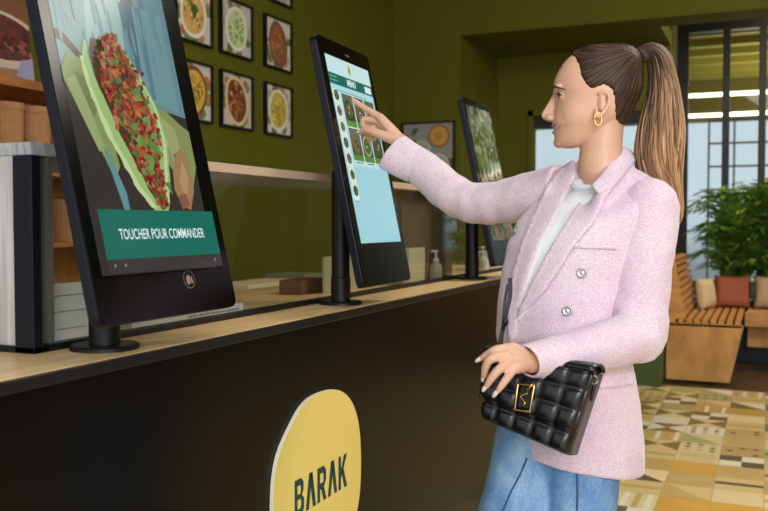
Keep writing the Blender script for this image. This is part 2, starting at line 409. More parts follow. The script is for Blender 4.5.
    strip([(.222,.585,.635),(.30,.62,.70),(.45,.67,.76),(.56,.655,.73),(.66,.57,.63),(.72,.5,.55)], sr(144,176,108), .007)
    strip([(.26,.64,.665),(.36,.68,.71),(.45,.72,.745),(.56,.70,.72),(.66,.61,.625)], sr(182,202,142), .005)
    reds = [sr(150,48,34), sr(168,66,44), sr(126,38,30), sr(170,100,56), sr(98,122,60), sr(76,106,50), sr(156,110,80), sr(140,54,44), sr(108,34,28), sr(160,80,42), sr(92,60,36)]
    for k in range(720):
        v = .24+.52*random.random()**.9
        cu = .585-.18*(v-.235)/.5 if v < .735 else .40; hw = min(.165, .012+.62*(v-.235)) * (1 if v < .66 else max(.1, 1-(v-.66)/.12))
        s_ = random.uniform(.6,1)*(.0085 if k < 420 else .0055)
        c.ell(*P(cu+random.uniform(-hw, hw), v), s_, s_*random.uniform(.7,1.2), jit(random.choice(reds), .3), 7, .18, random.random()*3)
    for k in range(16):
        v = random.uniform(.28,.6); c.ell(*P(.585-.18*(v-.235)/.5+random.uniform(-.08,.08), v), .012, .006, jit(sr(96,138,70), .2), 8, .25, random.random()*3)
    P = P0
    # banner
    pol([(0,0),(1,0),(1,.045),(0,.045)], sr(56,52,50)); pol([(0,.04),(1,.04),(1,.180),(0,.180)], sr(20,104,88))
    c.z += .00015
    for P_ in text_polys('TOUCHER POUR COMMANDER', .0255, .645, .0002):
        c.poly([(x + (x0+x1)/2, y + y0+.108*H) for x, y in P_], sr(220,240,236), 0)
        c.z = c.z
    for u in (.05,.13,.93): c.ell(*P(u,.022), .003, .003, sr(120,120,120), 8)
    c.clipped(x0, x1, y0, y1); wrap(c, root, B)
    c = Canvas()                                             # ring symbol on the lower bezel
    for k in range(24):
        a, b = 2*PI*k/24, 2*PI*(k+1)/24
        c.poly([(.017*math.cos(a), .017*math.sin(a)), (.017*math.cos(b), .017*math.sin(b)), (.0155*math.cos(b), .0155*math.sin(b)), (.0155*math.cos(a), .0155*math.sin(a))], sr(110,100,90), 0)
    c.poly([(-.008,-.008),(-.002,-.01),(.004,-.004),(.003,.006),(-.003,.009),(-.009,.003)], sr(150,126,112), 0).poly([(.005,-.009),(.011,-.006),(.008,.006),(.005,.004)], sr(150,126,112), 0)
    c.build('touch_symbol', M_print, root, B @ Matrix.Translation((.055,.062,.0004)))
def bowl(c, x, y, r, kind):
    c.ell(x, y, r, r*.98, [sr(46,44,36), sr(104,90,66), sr(180,176,150)][kind % 3], 18)
    c.ell(x, y, r*.85, r*.83, [sr(80,82,50), sr(112,96,60), sr(84,100,48)][kind % 3], 16)
    for k in range(14):
        a = random.random()*7; q = random.random()*r*.7
        c.ell(x+q*math.cos(a), y+q*math.sin(a), r*.17, r*.12, jit(random.choice([sr(60,82,40), sr(140,124,80), sr(120,80,50), sr(176,176,150), sr(44,48,34), sr(40,60,36)]), .2), 6, .1, a)
def menu(root, B, w, h):
    c = Canvas(); x0, x1, y0, y1 = -w/2+.030, w/2-.026, .115, h-.048; W, H = x1-x0, y1-y0
    c.rect(x0, y0, x1, y1, sr(170,214,222)); c.rect(x0, y0, x1, y0+.62*H, sr(158,206,216))
    c.rect(x0, y0+.905*H, x1, y1, sr(196,224,226))
    c.rect(x0, y0+.845*H, x1, y0+.905*H, sr(24,104,88)); c.rect(x1-.055, y0+.855*H, x1-.008, y0+.892*H, sr(214,232,226))
    c.z += .00015
    for P_ in text_polys('MENU', .024, .9, .0012): c.poly([(x+.0, y+y0+.875*H) for x, y in P_], sr(210,230,226), 0)
    for k in range(2): c.rect(x0+.006, y0+(.865+.02*k)*H, x0+.05, y0+(.869+.02*k)*H, sr(150,190,180))
    c.ell(.002, y0+.955*H, .010, .016, sr(198,190,70), 14, .1); c.ell(.002, y0+.95*H, .005, .008, sr(110,130,60), 10)
    # side column of small dishes
    for k in range(7):
        yy = y0+H*(.78-.085*k); c.rect(x0+.006, yy-.022, x0+.044, yy+.02, sr(214,226,214)); 
        bowl(c, x0+.026, yy+.003, .015, k); c.rect(x0+.01, yy-.028, x0+.04, yy-.026, sr(120,160,160))
    # cards
    for r in range(2):
        for k in range(3):
            cx = x0+.088+.076*k; cy = y0+H*(.70-.185*r); 
            c.rect(cx-.037, cy-.052, cx+.037, cy+.055, sr(190,220,220)); c.rect(cx-.035, cy-.038, cx+.035, cy-.014, sr(86,136,50)); c.rect(cx-.035, cy-.022, cx+.035, cy+.052, sr(92,100,88)); c.rect(cx-.035, cy-.022, cx+.035, cy+.01, sr(70,84,52))
            bowl(c, cx, cy+.008, .029, k+r); 
            c.rect(cx-.022, cy-.045, cx+.022, cy-.042, sr(70,110,80))
    c.rect(x0+.01, y0+.805*H, x1-.07, y0+.812*H, sr(110,170,180))
    c.clipped(x0, x1, y0, y1); wrap(c, root, B)
    c = Canvas(); c.rect(-.012,-.002,.012,.002, sr(110,110,112)); c.build('maker_mark', M_print, root, B @ Matrix.Translation((.01,h-.028,.0004)))
def salad(root, B, w, h):
    c = Canvas(); x0, x1, y0, y1 = -w/2+.028, w/2-.024, .1, h-.03; W, H = x1-x0, y1-y0
    c.rect(x0, y0, x1, y1, sr(84,96,64)); 
    c.poly([(x0,y1-.22*H),(x1,y1-.3*H),(x1,y1),(x0,y1)], sr(120,140,130)); c.rect(x0, y0, x1, y0+.5*H, sr(92,80,34))
    for k in range(260):
        v = random.random(); pal = [sr(96,122,60), sr(140,150,110), sr(60,80,40), sr(168,176,150)] if v > .5 else [sr(120,100,40), sr(80,96,40), sr(150,90,40), sr(60,60,30), sr(60,120,70)]
        c.ell(x0+W*random.random(), y0+H*v, random.uniform(.008,.03), random.uniform(.008,.03), jit(random.choice(pal), .2), 9, .12)
    c.ell(0, y0+.3*H, .08, .09, sr(40,110,70), 20, .1)
    c.clipped(x0, x1, y0, y1); c.build('display', M_scr2, root, B @ Matrix.Translation((0,0,.0004)))
TL = math.atan(.068/.3247)
MON = [dict(yc=1.245, ly=1.272, w=.385, h=.70, zb=-.163, ab=.953, tilt=TL+.026, yaw=0.0, lab='nearest ordering touch screen on a pole showing a filled wrap', content=taco),
       dict(yc=2.20, ly=2.224, w=.352, h=.674, zb=-.166, ab=.953, tilt=TL, yaw=math.radians(2), lab='middle ordering touch screen on a pole showing the menu the woman points at', content=menu),
       dict(yc=3.39, ly=3.45, w=.36, h=.674, zb=-.166, ab=.958, tilt=TL, yaw=0.0, lab='farthest ordering touch screen on a pole behind the sleeve of the woman', content=salad)]
for k in MON: monitor(**k)
# ---------------------------------------------------------------- yellow sign on the counter front
sg = empty('sign_board', (-1.002, 1.912, CH-.642)); tag(sg, 'round yellow sign board with dark green lettering on the counter front', 'sign')
pts = []; n = 72; Rr = .231
for i in range(n):
    a = 2*PI*i/n; k = (abs(math.cos(a))**2.5+abs(math.sin(a))**2.5)**(-1/2.5)
    k *= 1 - .06*math.exp(-((a-2.3)/.3)**2) - .015*math.cos(a-.8)
    pts.append(Vector((0, Rr*k*math.cos(a), Rr*k*math.sin(a)*.985)))
MB().prism([p + Vector((-.009,0,0)) for p in pts], (.0082,0,0)).build('board_edge', M_signE, sg)
MB().prism([p*.997 + Vector((-.001,0,0)) for p in pts], (.0012,0,0)).build('board_face', M_sign, sg)
lm = MB()
def letter(polys, x0, w, h, z0):
    for pl in polys: lm.prism([(0.0004, x0+u*w, z0+v*h) for u, v in pl], (.0008,0,0))
B_ = [[(0,0),(.28,0),(.28,1),(0,1)], [(.28,.82),(.28,1),(.7,1),(.95,.88),(.95,.66),(.78,.52),(.66,.56),(.68,.68),(.66,.8),(.55,.82)], [(.28,.44),(.28,.58),(.66,.58),(.78,.52),(.66,.44)], [(.28,0),(.28,.17),(.6,.17),(.7,.22),(.72,.36),(.66,.44),(.78,.52),(1,.42),(1,.14),(.76,0)]]
A_ = [[(0,0),(.3,0),(.56,.78),(.66,1),(.34,1)], [(.5,.6),(.72,0),(1.02,0),(.66,1),(.5,1)]]
R_ = [[(0,0),(.28,0),(.28,1),(0,1)], [(.28,.82),(.28,1),(.7,1),(.98,.86),(.98,.58),(.8,.44),(.66,.5),(.7,.6),(.7,.76),(.6,.82)], [(.28,.36),(.28,.53),(.68,.53),(.8,.44),(.6,.36)], [(.4,.38),(.7,.42),(1.02,0),(.7,0)]]
K_ = [[(0,0),(.28,0),(.28,1),(0,1)], [(.28,.34),(.28,.58),(.68,1),(1.02,1),(.5,.5)], [(.36,.5),(.56,.62),(1.04,0),(.7,0)]]
x = -.137
for L_, w_ in ((B_,.044),(A_,.05),(R_,.046),(A_,.05),(K_,.048)): letter(L_, x, w_, .086, -.045); x += w_+.0095
lm.build('lettering', M_signT, sg)
# ---------------------------------------------------------------- framed pictures on the left wall
def dish(kind, w, h):
    c = Canvas(); bg = [sr(206,200,190), sr(196,190,180), sr(214,208,198)][kind % 3]
    c.rect(-w/2, -h/2, w/2, h/2, bg)
    for k in range(14): 
        a = random.random()*2*PI; c.ell(w*.46*math.cos(a), h*.46*math.sin(a), .035, .03, jit(random.choice([sr(120,130,80), sr(170,120,80), sr(90,110,60), sr(180,176,166)]), .2), 9, .12)
    bowlc = [sr(232,224,206), sr(60,56,60), sr(226,216,198), sr(120,70,50), sr(214,196,150), sr(230,226,214)][kind % 6]
    fill = [sr(216,172,104), sr(196,208,160), sr(150,96,60), sr(212,176,70), sr(122,66,38), sr(200,176,70)][kind % 6]
    rot = [0,0,.3,0,.35,0][kind % 6]; rx, ry = [(.12,.135),(.115,.13),(.11,.145),(.12,.14),(.115,.15),(.12,.135)][kind % 6]
    if kind % 6 == 1: bowlc = sr(222,220,206)
    if kind % 6 == 2: bowlc = sr(130,80,56)
    c.ell(.004, 0, rx+.012, ry+.012, jit(bowlc, .05), 28, .01, rot); c.ell(.004, 0, rx*.92, ry*.92, fill, 26, .02, rot)
    pal = {0:[sr(226,190,130), sr(190,140,80), sr(84,110,50)], 1:[sr(110,150,70), sr(214,222,190), sr(160,190,120)], 2:[sr(170,112,74), sr(120,72,44), sr(186,130,90)], 3:[sr(226,196,96), sr(160,120,50), sr(110,100,50)], 4:[sr(160,90,52), sr(90,44,26), sr(190,130,80), sr(206,180,150)], 5:[sr(222,206,110), sr(170,150,50), sr(140,140,60)]}[kind % 6]
    for k in range(60):
        a = random.random()*2*PI; q = random.random()**.6*.85
        c.ell(.004+rx*.9*q*math.cos(a), ry*.9*q*math.sin(a), random.uniform(.006,.018), random.uniform(.005,.014), jit(random.choice(pal), .15), 8, .12, random.random()*3)
    if kind % 6 == 0: c.ell(.01,.02,.03,.045, sr(70,100,44), 10, .2)
    c.clipped(-w/2, w/2, -h/2, h/2); return c
kinds = {(1,0):(0,'framed picture of a beige bowl with green herbs, nearest in the upper full row'), (1,1):(1,'framed picture of a pale green bowl, middle of the upper full row'),
 (1,2):(2,'framed picture of a brown oval bread, right end of the upper full row'), (0,0):(3,'framed picture of a yellow dip in a white bowl, nearest in the lower row'),
 (0,1):(4,'framed picture of a brown pointed oval dish, middle of the lower row'), (0,2):(5,'framed picture of a yellow oval dish, right end of the lower row'), (2,2):(1,'framed picture cut off by the top of the photo above the brown bread picture')}
def frame(root, w, h, d, canvas):
    f = MB(); t = .012
    for b in ((0,d,-w/2,w/2,-h/2,-h/2+t), (0,d,-w/2,w/2,h/2-t,h/2), (0,d,-w/2,-w/2+t,-h/2+t,h/2-t), (0,d,w/2-t,w/2,-h/2+t,h/2-t), (0,.008,-w/2+t,w/2-t,-h/2+t,h/2-t)): f.box(*b)
    f.build('frame', M_black, root); canvas.build('picture', M_print, root, basis((0,1,0),(0,0,1),(1,0,0),(.012,0,0)))
ys = [(4.21,4.577), (4.67,5.04), (5.20,5.565)]; zs = [(.61,.965), (1.07,1.425), (1.53,1.885)]
for (r, cidx), (kd, lab) in kinds.items():
    (a, b), (z0, z1) = ys[cidx], zs[r]
    rt = empty('framed_picture', (XW+.001, (a+b)/2, CH+(z0+z1)/2)); tag(rt, lab, 'picture', 'framed food pictures on the olive wall')
    frame(rt, b-a, z1-z0, .03, dish(kd, b-a-.024, z1-z0-.024))
# picture on the back wall
D = 8.15; p0 = PX(403.8,123.7,8.13); p1 = PX(453.3,122.8,7.85)
rt = empty('framed_picture', ((p0.x+p1.x)/2, YW-.001, p0.z-.26), -PI/2); tag(rt, 'framed picture of three bowls of dip on the back wall above the sleeve', 'picture')
w_ = p1.x-p0.x; c = Canvas(); W, H = w_-.03, .49
c.rect(-W/2,-H/2,W/2,H/2, sr(150,150,150)); c.rect(-W/2,-H/2,W/2,-H/2+.17, sr(120,84,60))
for x_, y_, r_, c1, c2 in ((.10,.13,.105,sr(150,104,54),sr(206,152,84)), (-.07,.0,.10,sr(190,190,180),sr(168,180,140)), (.09,-.14,.115,sr(196,198,186),sr(160,176,150))):
    c.ell(x_, y_, r_, r_, c1, 26); c.ell(x_, y_, r_*.82, r_*.82, c2, 24)
    for k in range(12): a = random.random()*7; q = random.random()*r_*.4; c.ell(x_+q*math.cos(a), y_+q*math.sin(a), .016, .014, jit(sr(70,96,50) if c2[1] > c2[0] else sr(186,130,64), .2), 8, .1)
for k in range(16): c.ell(-.19+random.uniform(-.06,.08), .1+random.uniform(-.1,.1), .025, .02, jit(sr(84,104,64), .3), 8, .15)
c.clipped(-W/2,W/2,-H/2,H/2); frame(rt, w_, .52, .03, c)
# ---------------------------------------------------------------- kitchen side, left
su = empty('oak_shelf_unit', (-2.95, 1.9, 0)); tag(su, 'oak shelf unit behind the display case at the left edge', 'shelf')
I = Matrix.Translation((2.95,-1.9,0)); sx0, sx1 = -3.165, -2.8
for z in (1.00, CH+.553, 1.26+.32): pass
MB().box(sx0, sx1, .9, 3.6, CH+.553, CH+.589).build('upper_shelf', M_shelf, su, M=I)
MB().box(sx0, sx1, .9, 3.6, 1.235, 1.255).build('lower_shelf', M_shelf, su, M=I)
MB().box(sx0, sx1, .9, 3.6, CH+.20, CH+.225).build('middle_shelf', M_shelf, su, M=I)
MB().box(sx0, sx0+.02, .9, 3.6, .905, CH+.553).build('back_board', M_plank, su, M=I)
MB().box(sx0+.02, sx1, 3.57, 3.6, .905, CH+.553).build('side_board', M_shelf, su, M=I)
def cup(x, y, z, r, h, lab, sc=1):
    o = MB().lathe([(r*.9,0),(r,h*.9),(r*1.04,h*.9),(r*1.04,h)], n=24).build('kraft_tub', M_kraft); o.location = (x, y, z)
    tag(o, lab, 'food tub', 'kraft food tubs on the oak shelves')
zz = CH+.2255
for k, (yy, lab) in enumerate(((2.735,'kraft food tub at the left photo edge on the middle oak shelf'), (2.885,'second kraft food tub from the left photo edge on the middle oak shelf'), (3.04,'third kraft food tub on the middle oak shelf, beside the tilted screen edge'))): cup(-2.9, yy, zz, .068, .27, lab)
cup(-2.9, 3.1, 1.2555, .085, .19, 'kraft food tub on the lower oak shelf seen through the case glass')
# food poster leaning on the upper shelf
pr = empty('food_poster', (-2.86, 2.35, CH+.59)); tag(pr, 'food poster with a dark red dish leaning on the upper oak shelf', 'poster')
c = Canvas(); W, H = 1.0, .34; c.rect(-W/2,0,W/2,H, sr(150,112,86)); c.rect(-W/2,.18,W/2,H, sr(120,76,50))
c.ell(.30,.16,.3,.12, sr(196,176,160), 26, .02); c.ell(.30,.17,.26,.095, sr(96,40,36), 24, .03)
for k in range(110):
    a = random.random()*7; q = random.random()**.6; c.ell(.30+.25*q*math.cos(a), .17+.085*q*math.sin(a), .018, .012, jit(random.choice([sr(110,34,34), sr(70,30,24), sr(150,84,70), sr(60,60,34)]), .2), 7, .12)
c.poly([(.40,.02),(.5,.0),(.5,.1),(.44,.09)], sr(150,150,176))
c.clipped(-W/2, W/2, 0, H)
E = basis((0,1,0), Vector((-.12,0,1)).normalized(), Vector((1,0,.12)).normalized(), (0,0,0))
MB().box(-W/2,W/2,0,H,-.02,-.0005).build('board', M_white, pr, M=E); c.build('print', M_print, pr, E)
# paper sheets inside the case, left
def sheet(name, lab, cat, p, w, h, d, lines, m=None, rz=0):
    r = empty(name, p, rz); tag(r, lab, cat)
    MB().box(-d, 0, -w/2, w/2, 0, h).build('body', m or M_paper, r, bevel=.001)
    for (y0, y1, x0, x1) in lines:
        c = Canvas(); x = x0
        while x < x1:
            e = min(x1, x+random.uniform(.004,.012)); c.rect(x, y0, e, y1, sr(110,110,116)); x = e+.003
        c.build('printed_line', M_print, r, basis((0,1,0),(0,0,1),(1,0,0),(.0006,0,0)))
    return r
sheet('info_card', 'white card with printed lines inside the case left of the nearest screen', 'card', (-1.215, 1.262, TOP+.0005), .17, .112, .004, [(.088,.090,-.07,.07),(.058,.060,-.07,.07),(.025,.027,-.07,.07)])
sheet('label_strip', 'low white label strip with small print behind the nearest screen', 'label', (-1.20, 1.66, TOP+.0005), .42, .026, .03, [(.011,.016,-.02,.19)])
# boxes on the rear worktop and inside the case
wt = empty('rear_worktop', (-2.85, 3.6, 0)); tag(wt, 'low rear worktop along the olive wall behind the case', 'worktop')
I = Matrix.Translation((2.85,-3.6,0)); MB().box(-3.165,-2.5,.9,7.3,0,.86).build('cabinet', M_dark, wt, M=I); MB().box(-3.165,-2.48,.9,7.3,.86,.9).build('worktop', mat('worktop_cream', sr(170,150,110), .4), wt, M=I)
def tbox(name, lab, cat, x0, x1, y0, y1, z0, z1, m, bev=.003):
    o = recentre(MB().box(x0, x1, y0, y1, z0, z1).build(name, m, bevel=bev)); return tag(o, lab, cat)
tbox('cream_box', 'flat cream box on the rear worktop seen through the case glass', 'box', -2.85,-2.6,4.1,4.7,.901,1.0, M_cream)
tbox('paper_stack', 'grey green stack of trays beside the flat cream box', 'trays', -2.9,-2.62,4.78,5.05,.901,1.02, mat('sage', sr(128,130,96), .6))
tbox('brown_carton', 'low brown carton on the counter inside the case', 'box', -1.42,-1.34,2.42,2.61,TOP+.0005,TOP+.045, mat('brown_card', sr(112,70,48), .7))
tbox('upright_board', 'upright white board behind the pole of the middle screen', 'board', -1.30,-1.29,2.485,2.75,TOP+.0005,TOP+.118, mat('warm_white', sr(200,190,160), .5))
tbox('white_carton', 'white upright carton before the brown cabinet', 'box', -1.205,-1.18,2.93,3.09,TOP+.0005,TOP+.135, mat('ivory', sr(206,196,164), .5))
# pump bottles
def pump(x, y, z, lab, m, s=1):
    r = empty('pump_bottle', (x, y, z)); tag(r, lab, 'bottle')
    MB().lathe([(.024*s,0),(.026*s,.004),(.026*s,.055*s),(.018*s,.07*s),(.011*s,.074*s)], n=24).build('bottle_body', m, r, smooth=True)
    MB().lathe([(.012*s,.074*s),(.012*s,.088*s),(.004*s,.09*s),(.004*s,.11*s),(.009*s,.112*s),(.009*s,.12*s)], n=16).box(-.006,.006,-.038*s,.0,.112*s,.12*s).build('pump_head', M_white, r)
pump(-1.192, 3.24, TOP, 'clear pump bottle left of the farthest screen pole', mat('clear_gel', sr(216,206,180), .2, Transmission_Weight=.4))
pump(-1.192, 3.86, TOP, 'white pump bottle right of the farthest screen pole', M_white)
tbox('napkin_box', 'white napkin box at the far end of the case beside the jacket', 'box', -1.3,-1.19,3.98,4.18,TOP+.0005,TOP+.09, M_paper)
# ---------------------------------------------------------------- bench corner
gb = tbox('planter_wall', 'low dark green box at the end of the bench', 'box', -1.6,-.785,7.47,8.6,0.001,.78, M_green)
bn = empty('corner_bench', (0, 8.4, 0)); tag(bn, 'slatted pine corner bench with a plywood end panel', 'bench')
I = Matrix.Translation((0,-8.4,0)); bb = lambda mb, n, m, **k: mb.build(n, m, bn, M=I, **k)
SH = .53
bb(MB().prism([(-.77,7.7,.03),(-.27,7.7,.03),(-.17,7.7,SH-.03),(-.77,7.7,SH-.03)], (0,.03,0)), 'end_panel', M_plank)
bb(MB().box(-.77,-.18,7.70,7.73,SH-.05,SH-.022), 'end_rail', M_slat, bevel=.003)
for k in range(9): bb(MB().box(-.74+.063*k,-.698+.063*k,7.69,9.0,SH-.02,SH+.012), 'seat_slat', M_slat)
for k in range(6):
    y = 8.58+.07*k
    if y < 9.0: bb(MB().box(-.16,1.6,y,y+.045,SH-.02,SH+.008), 'seat_slat', M_slat)
bb(MB().box(-.18,1.6,8.555,8.575,SH-.12,SH+.01), 'front_rail', M_slat)
bb(MB().box(-.16,1.6,8.75,8.77,.2,SH-.12), 'dark_under_panel', M_plank)
for x in (.35, 1.2): bb(MB().box(x,x+.06,8.6,8.66,0.002,SH-.02), 'leg', M_plank)
bb(MB().box(-.78,-.72,7.68,7.74,SH-.02,SH+.50), 'back_post', M_slat, bevel=.003)
for k in range(8): bb(MB().box(-.66-.012*k,-.62-.012*k,7.74,9.0,SH+.03+.06*k,SH+.065+.06*k), 'back_slat', M_slat)
bb(MB().box(-.78,-.70,7.68,9.0,SH+.50,SH+.515), 'back_rail', M_slat)
bb(MB().prism([(-.73,7.70,SH+.012),(-.62,7.70,SH+.012),(-.71,7.70,SH+.50),(-.73,7.70,SH+.50)], (0,.035,0)), 'back_support', M_slat)
for k in range(8): bb(MB().box(.22,1.6,9.02,9.045,SH+.03+.06*k,SH+.065+.06*k), 'back_slat', M_slat)
for k in range(3): bb(MB().box(.24+.6*k,.29+.6*k,9.05,9.08,0.002,SH+.5), 'back_post', M_slat)
def cushion(p, w, h, t, m, lab, rz, tilt):
    mb = MB(); n = 14; rings = []
    bm = mb.bm
    g = {}
    for sgn in (1,-1):
        for i in range(n+1):
            for j in range(n+1):
                u, v = i/n*2-1, j/n*2-1; e = (1-u**4)*(1-v**4); k = 1-.07*(1-abs(v)**2)*abs(u)**3 ; k2 = 1-.07*(1-abs(u)**2)*abs(v)**3
                if (i in (0,n) or j in (0,n)) and sgn == -1: g[sgn,i,j] = g[1,i,j]; continue
                g[sgn,i,j] = bm.verts.new((w/2*u*k, sgn*t/2*max(0,e)**.55, h/2*v*k2+h/2))
        for i in range(n):
            for j in range(n):
                q = [g[sgn,i,j], g[sgn,i+1,j], g[sgn,i+1,j+1], g[sgn,i,j+1]]
                if sgn == 1: q = q[::-1]
                bm.faces.new(q)
    o = mb.build('cushion', m, smooth=True); o.location = p; o.rotation_euler = (tilt, 0, rz); tag(o, lab, 'cushion', 'cushions on the corner bench')
cushion((-.50,8.64,SH+.013), .28,.29,.12, mat('cream_fabric', sr(214,190,150), .9), 'cream cushion leaning in the bench corner, leftmost of three', PI/2-.35, -.15)
cushion((-.30,8.88,SH+.013), .32,.31,.12, mat('rust_fabric', sr(166,92,66), .9), 'rust red cushion between the two pale cushions on the bench', .05, -.2)
cushion((.11,8.88,SH+.013), .46,.31,.12, mat('beige_fabric', sr(186,158,128), .9), 'beige cushion at the right photo edge on the bench', -.03, -.2)
tbox('planter_box', 'long black planter box behind the corner bench', 'planter', -.72,.85,9.03+.06,9.33,.001,.60, M_black)
# palms
M_leaf = mat('palm_leaf', build=noisy(sr(44,84,24), sr(104,144,48), ns=4), rough=.45, spec=.5)
M_leaf2 = mat('palm_leaf_pale', build=noisy(sr(84,130,40), sr(150,176,70), ns=4), rough=.5)
M_stem = mat('stem', sr(70,84,34), .6)
def palm(x, y, hgt, n, seed, lab, pale=.3, z0=.0, rad=.42):
    rnd = random.Random(seed); r = empty('potted_palm', (x, y, z0)); tag(r, lab, 'plant', 'palms behind the corner bench')
    MB().lathe([(.08,.002),(.11,.10),(.11,.14),(.09,.14)], n=20).build('pot', M_dark, r)
    L = MB(); S = MB()
    for k in range(n):
        az = rnd.uniform(0, 2*PI); ln = hgt*rnd.uniform(.34,1.05); sp = rnd.uniform(.15,1)*rad
        pts = []; m = 9
        for i in range(m):
            t = i/(m-1); out = sp*(t**1.6); z = .12+(ln-.12)*(1-(1-t)**1.7) - .25*sp*max(0,t-.6)**1.5*2.2
            pts.append(Vector((out*math.cos(az), out*math.sin(az), z)))
        S.tube(pts, [.006*(1-.7*i/(m-1)) for i in range(m)], 5)
        L.mi = 1 if rnd.random() < pale else 0
        for i in range(2*(m-3)+4):
            t = .12+.88*i/(2*(m-3)+3); f = t*(m-1); i0 = min(m-2, int(f)); p = pts[i0].lerp(pts[i0+1], f-i0); d = (pts[i0+1]-pts[i0]).normalized()
            side = d.cross(Vector((0,0,1)))
            if side.length < .01: side = Vector((1,0,0))
            side.normalize()
            for s_ in (1,-1):
                ll = rnd.uniform(.15,.26)*(1-.5*abs(t-.6)); dr = (side*s_*.8 + d*.7 + Vector((0,0,rnd.uniform(-.35,.15)))).normalized(); wv = dr.cross(side).normalized()*0 + d*.013
                a, b, c_ = p, p+dr*ll*.5+Vector((0,0,.01)), p+dr*ll+Vector((0,0,-.03))
                L.poly([a, b-wv, c_, b+wv])
    S.build('stems', M_stem, r); L.build('fronds', [M_leaf, M_leaf2], r)
palm(-.29, 9.17, 1.02, 95, 1, 'leafy green palm behind the bench corner', .25, z0=.602)
palm(.06, 9.2, 1.14, 105, 2, 'tallest palm standing against the black framed glass', .2, z0=.602)
palm(.5, 9.2, 1.0, 90, 3, 'palm at the right photo edge behind the slatted bench', .4, z0=.602)
# shrubs and ground outside
g = MB().box(-30, 30, 8.9, 60, -.2, -.1).build('ground', mat('paving', sr(150,150,146), .9)); struct(recentre(g))
# ---------------------------------------------------------------- lights
wd = bpy.data.worlds.new('world'); bpy.context.scene.world = wd; wd.use_nodes = True
bg = wd.node_tree.nodes['Background']; bg.inputs['Color'].default_value = (.92,.97,1.0,1); bg.inputs['Strength'].default_value = .95
def area(loc, to, sx, sy, e, col=(1,.97,.92)):
    l = bpy.data.lights.new('added_area', 'AREA'); l.shape = 'RECTANGLE'; l.size = sx; l.size_y = sy; l.energy = e; l.color = col
    o = bpy.data.objects.new('added_light', l); COL.objects.link(o); o.location = loc  # unseen lights added for brightness, no fixtures stand here
    o.rotation_euler = (Vector(to)-Vector(loc)).to_track_quat('-Z', 'Y').to_euler(); return o
area((1.6,-1.6,2.4), (-.2,1.8,1.2), 2.4, 1.8, 104, (1,.97,.96))  # key light on the woman, added behind the camera
area((.2,1.3,3.6), (-.2,1.9,1.2), 1.2, 1.2, 22)  # added overhead to lift the woman
area((1.3,4.1,3.6), (1.0,5.2,0), 2.0, 1.4, 170, (1,.93,.8))  # added to brighten the tiled floor and the bench side
area((-2.2,3.6,3.6), (-3.1,4.6,1.2), .5, 2.0, 14, (1,.9,.7))  # added to lift the left wall and its pictures
area((.6,8.3,3.5), (.2,8.6,.3), 1.4, .8, 70, (1,.88,.65))  # warm light added to brighten the bench corner
area((1,11.5,2.4), (1,11.5,3.6), 3, 2, 70, (1,.93,.75))  # upward light added to brighten the veranda ceiling
vs = bpy.context.scene.view_settings; vs.view_transform = 'Standard'; vs.look = 'None'; vs.exposure = 0; vs.gamma = 1; vs.use_curve_mapping = False
# ================================================================= the woman
from mathutils.bvhtree import BVHTree
from mathutils.geometry import delaunay_2d_cdt
CAMP = Vector((0,0,CH)); RV = Vector((math.cos(YAW), math.sin(YAW), 0)); FV = Vector((-math.sin(YAW), math.cos(YAW), 0)); UV = Vector((0,0,1))
LAT = (RV*.68 - FV*.733).normalized(); FWD = (-RV*.733 - FV*.68).normalized()      # her left, her front
def remesh(mb, vox, smooth_it=2, fac=.5, name='tmp'):
    bmesh.ops.recalc_face_normals(mb.bm, faces=mb.bm.faces)
    me = bpy.data.meshes.new(name); mb.bm.to_mesh(me); mb.bm.free()
    o = bpy.data.objects.new(name, me); COL.objects.link(o)
    r = o.modifiers.new('r', 'REMESH'); r.mode = 'VOXEL'; r.voxel_size = vox; r.adaptivity = 0
    if smooth_it:
        s = o.modifiers.new('s', 'SMOOTH'); s.iterations = smooth_it; s.factor = fac
    dg = bpy.context.evaluated_depsgraph_get(); m2 = bpy.data.meshes.new_from_object(o.evaluated_get(dg))
    bpy.data.objects.remove(o); bpy.data.meshes.remove(me); return m2
def link(name, me, mats, parent=None, smooth=True):
    me.name = name; me.materials.clear()
    for m in (mats if isinstance(mats, (list, tuple)) else [mats]): me.materials.append(m)
    if smooth:
        for p in me.polygons: p.use_smooth = True
    o = bpy.data.objects.new(name, me); COL.objects.link(o)
    if parent: o.parent = parent; o.matrix_parent_inverse = parent.matrix_world.inverted() if False else Matrix.Translation(-parent.location)
    return o
def chain(mb, pts, rad, n=16, sub=4, ends=True):
    """smooth tapered tube through joints with rounded ends"""
    pts = [Vector(p) for p in pts]; P, Rr = [], []
    k = len(pts)
    for i in range(k-1):
        p0, p1, p2, p3 = pts[max(i-1,0)], pts[i], pts[i+1], pts[min(i+2,k-1)]
        for j in range(sub):
            t = j/sub; lin = p1.lerp(p2, t)
            cr = .5*((2*p1)+(p2-p0)*t+(2*p0-5*p1+4*p2-p3)*t*t+(3*p1-p0-3*p2+p3)*t**3)
            P.append(lin.lerp(cr, .75)); Rr.append(rad[i]+(rad[i+1]-rad[i])*t)
    P.append(pts[-1]); Rr.append(rad[-1])
    if ends:
        d = (P[-1]-P[-2]).normalized(); r = Rr[-1]
        for a in (30,55,75,86): P.append(pts[-1]+d*r*math.sin(math.radians(a))); Rr.append(r*math.cos(math.radians(a)))
        d = (P[0]-P[1]).normalized(); r = Rr[0]
        for a in (30,55,75,86): P.insert(0, pts[0]+d*r*math.sin(math.radians(a))); Rr.insert(0, r*math.cos(math.radians(a)))
    mb.tube(P, Rr, n); return mb
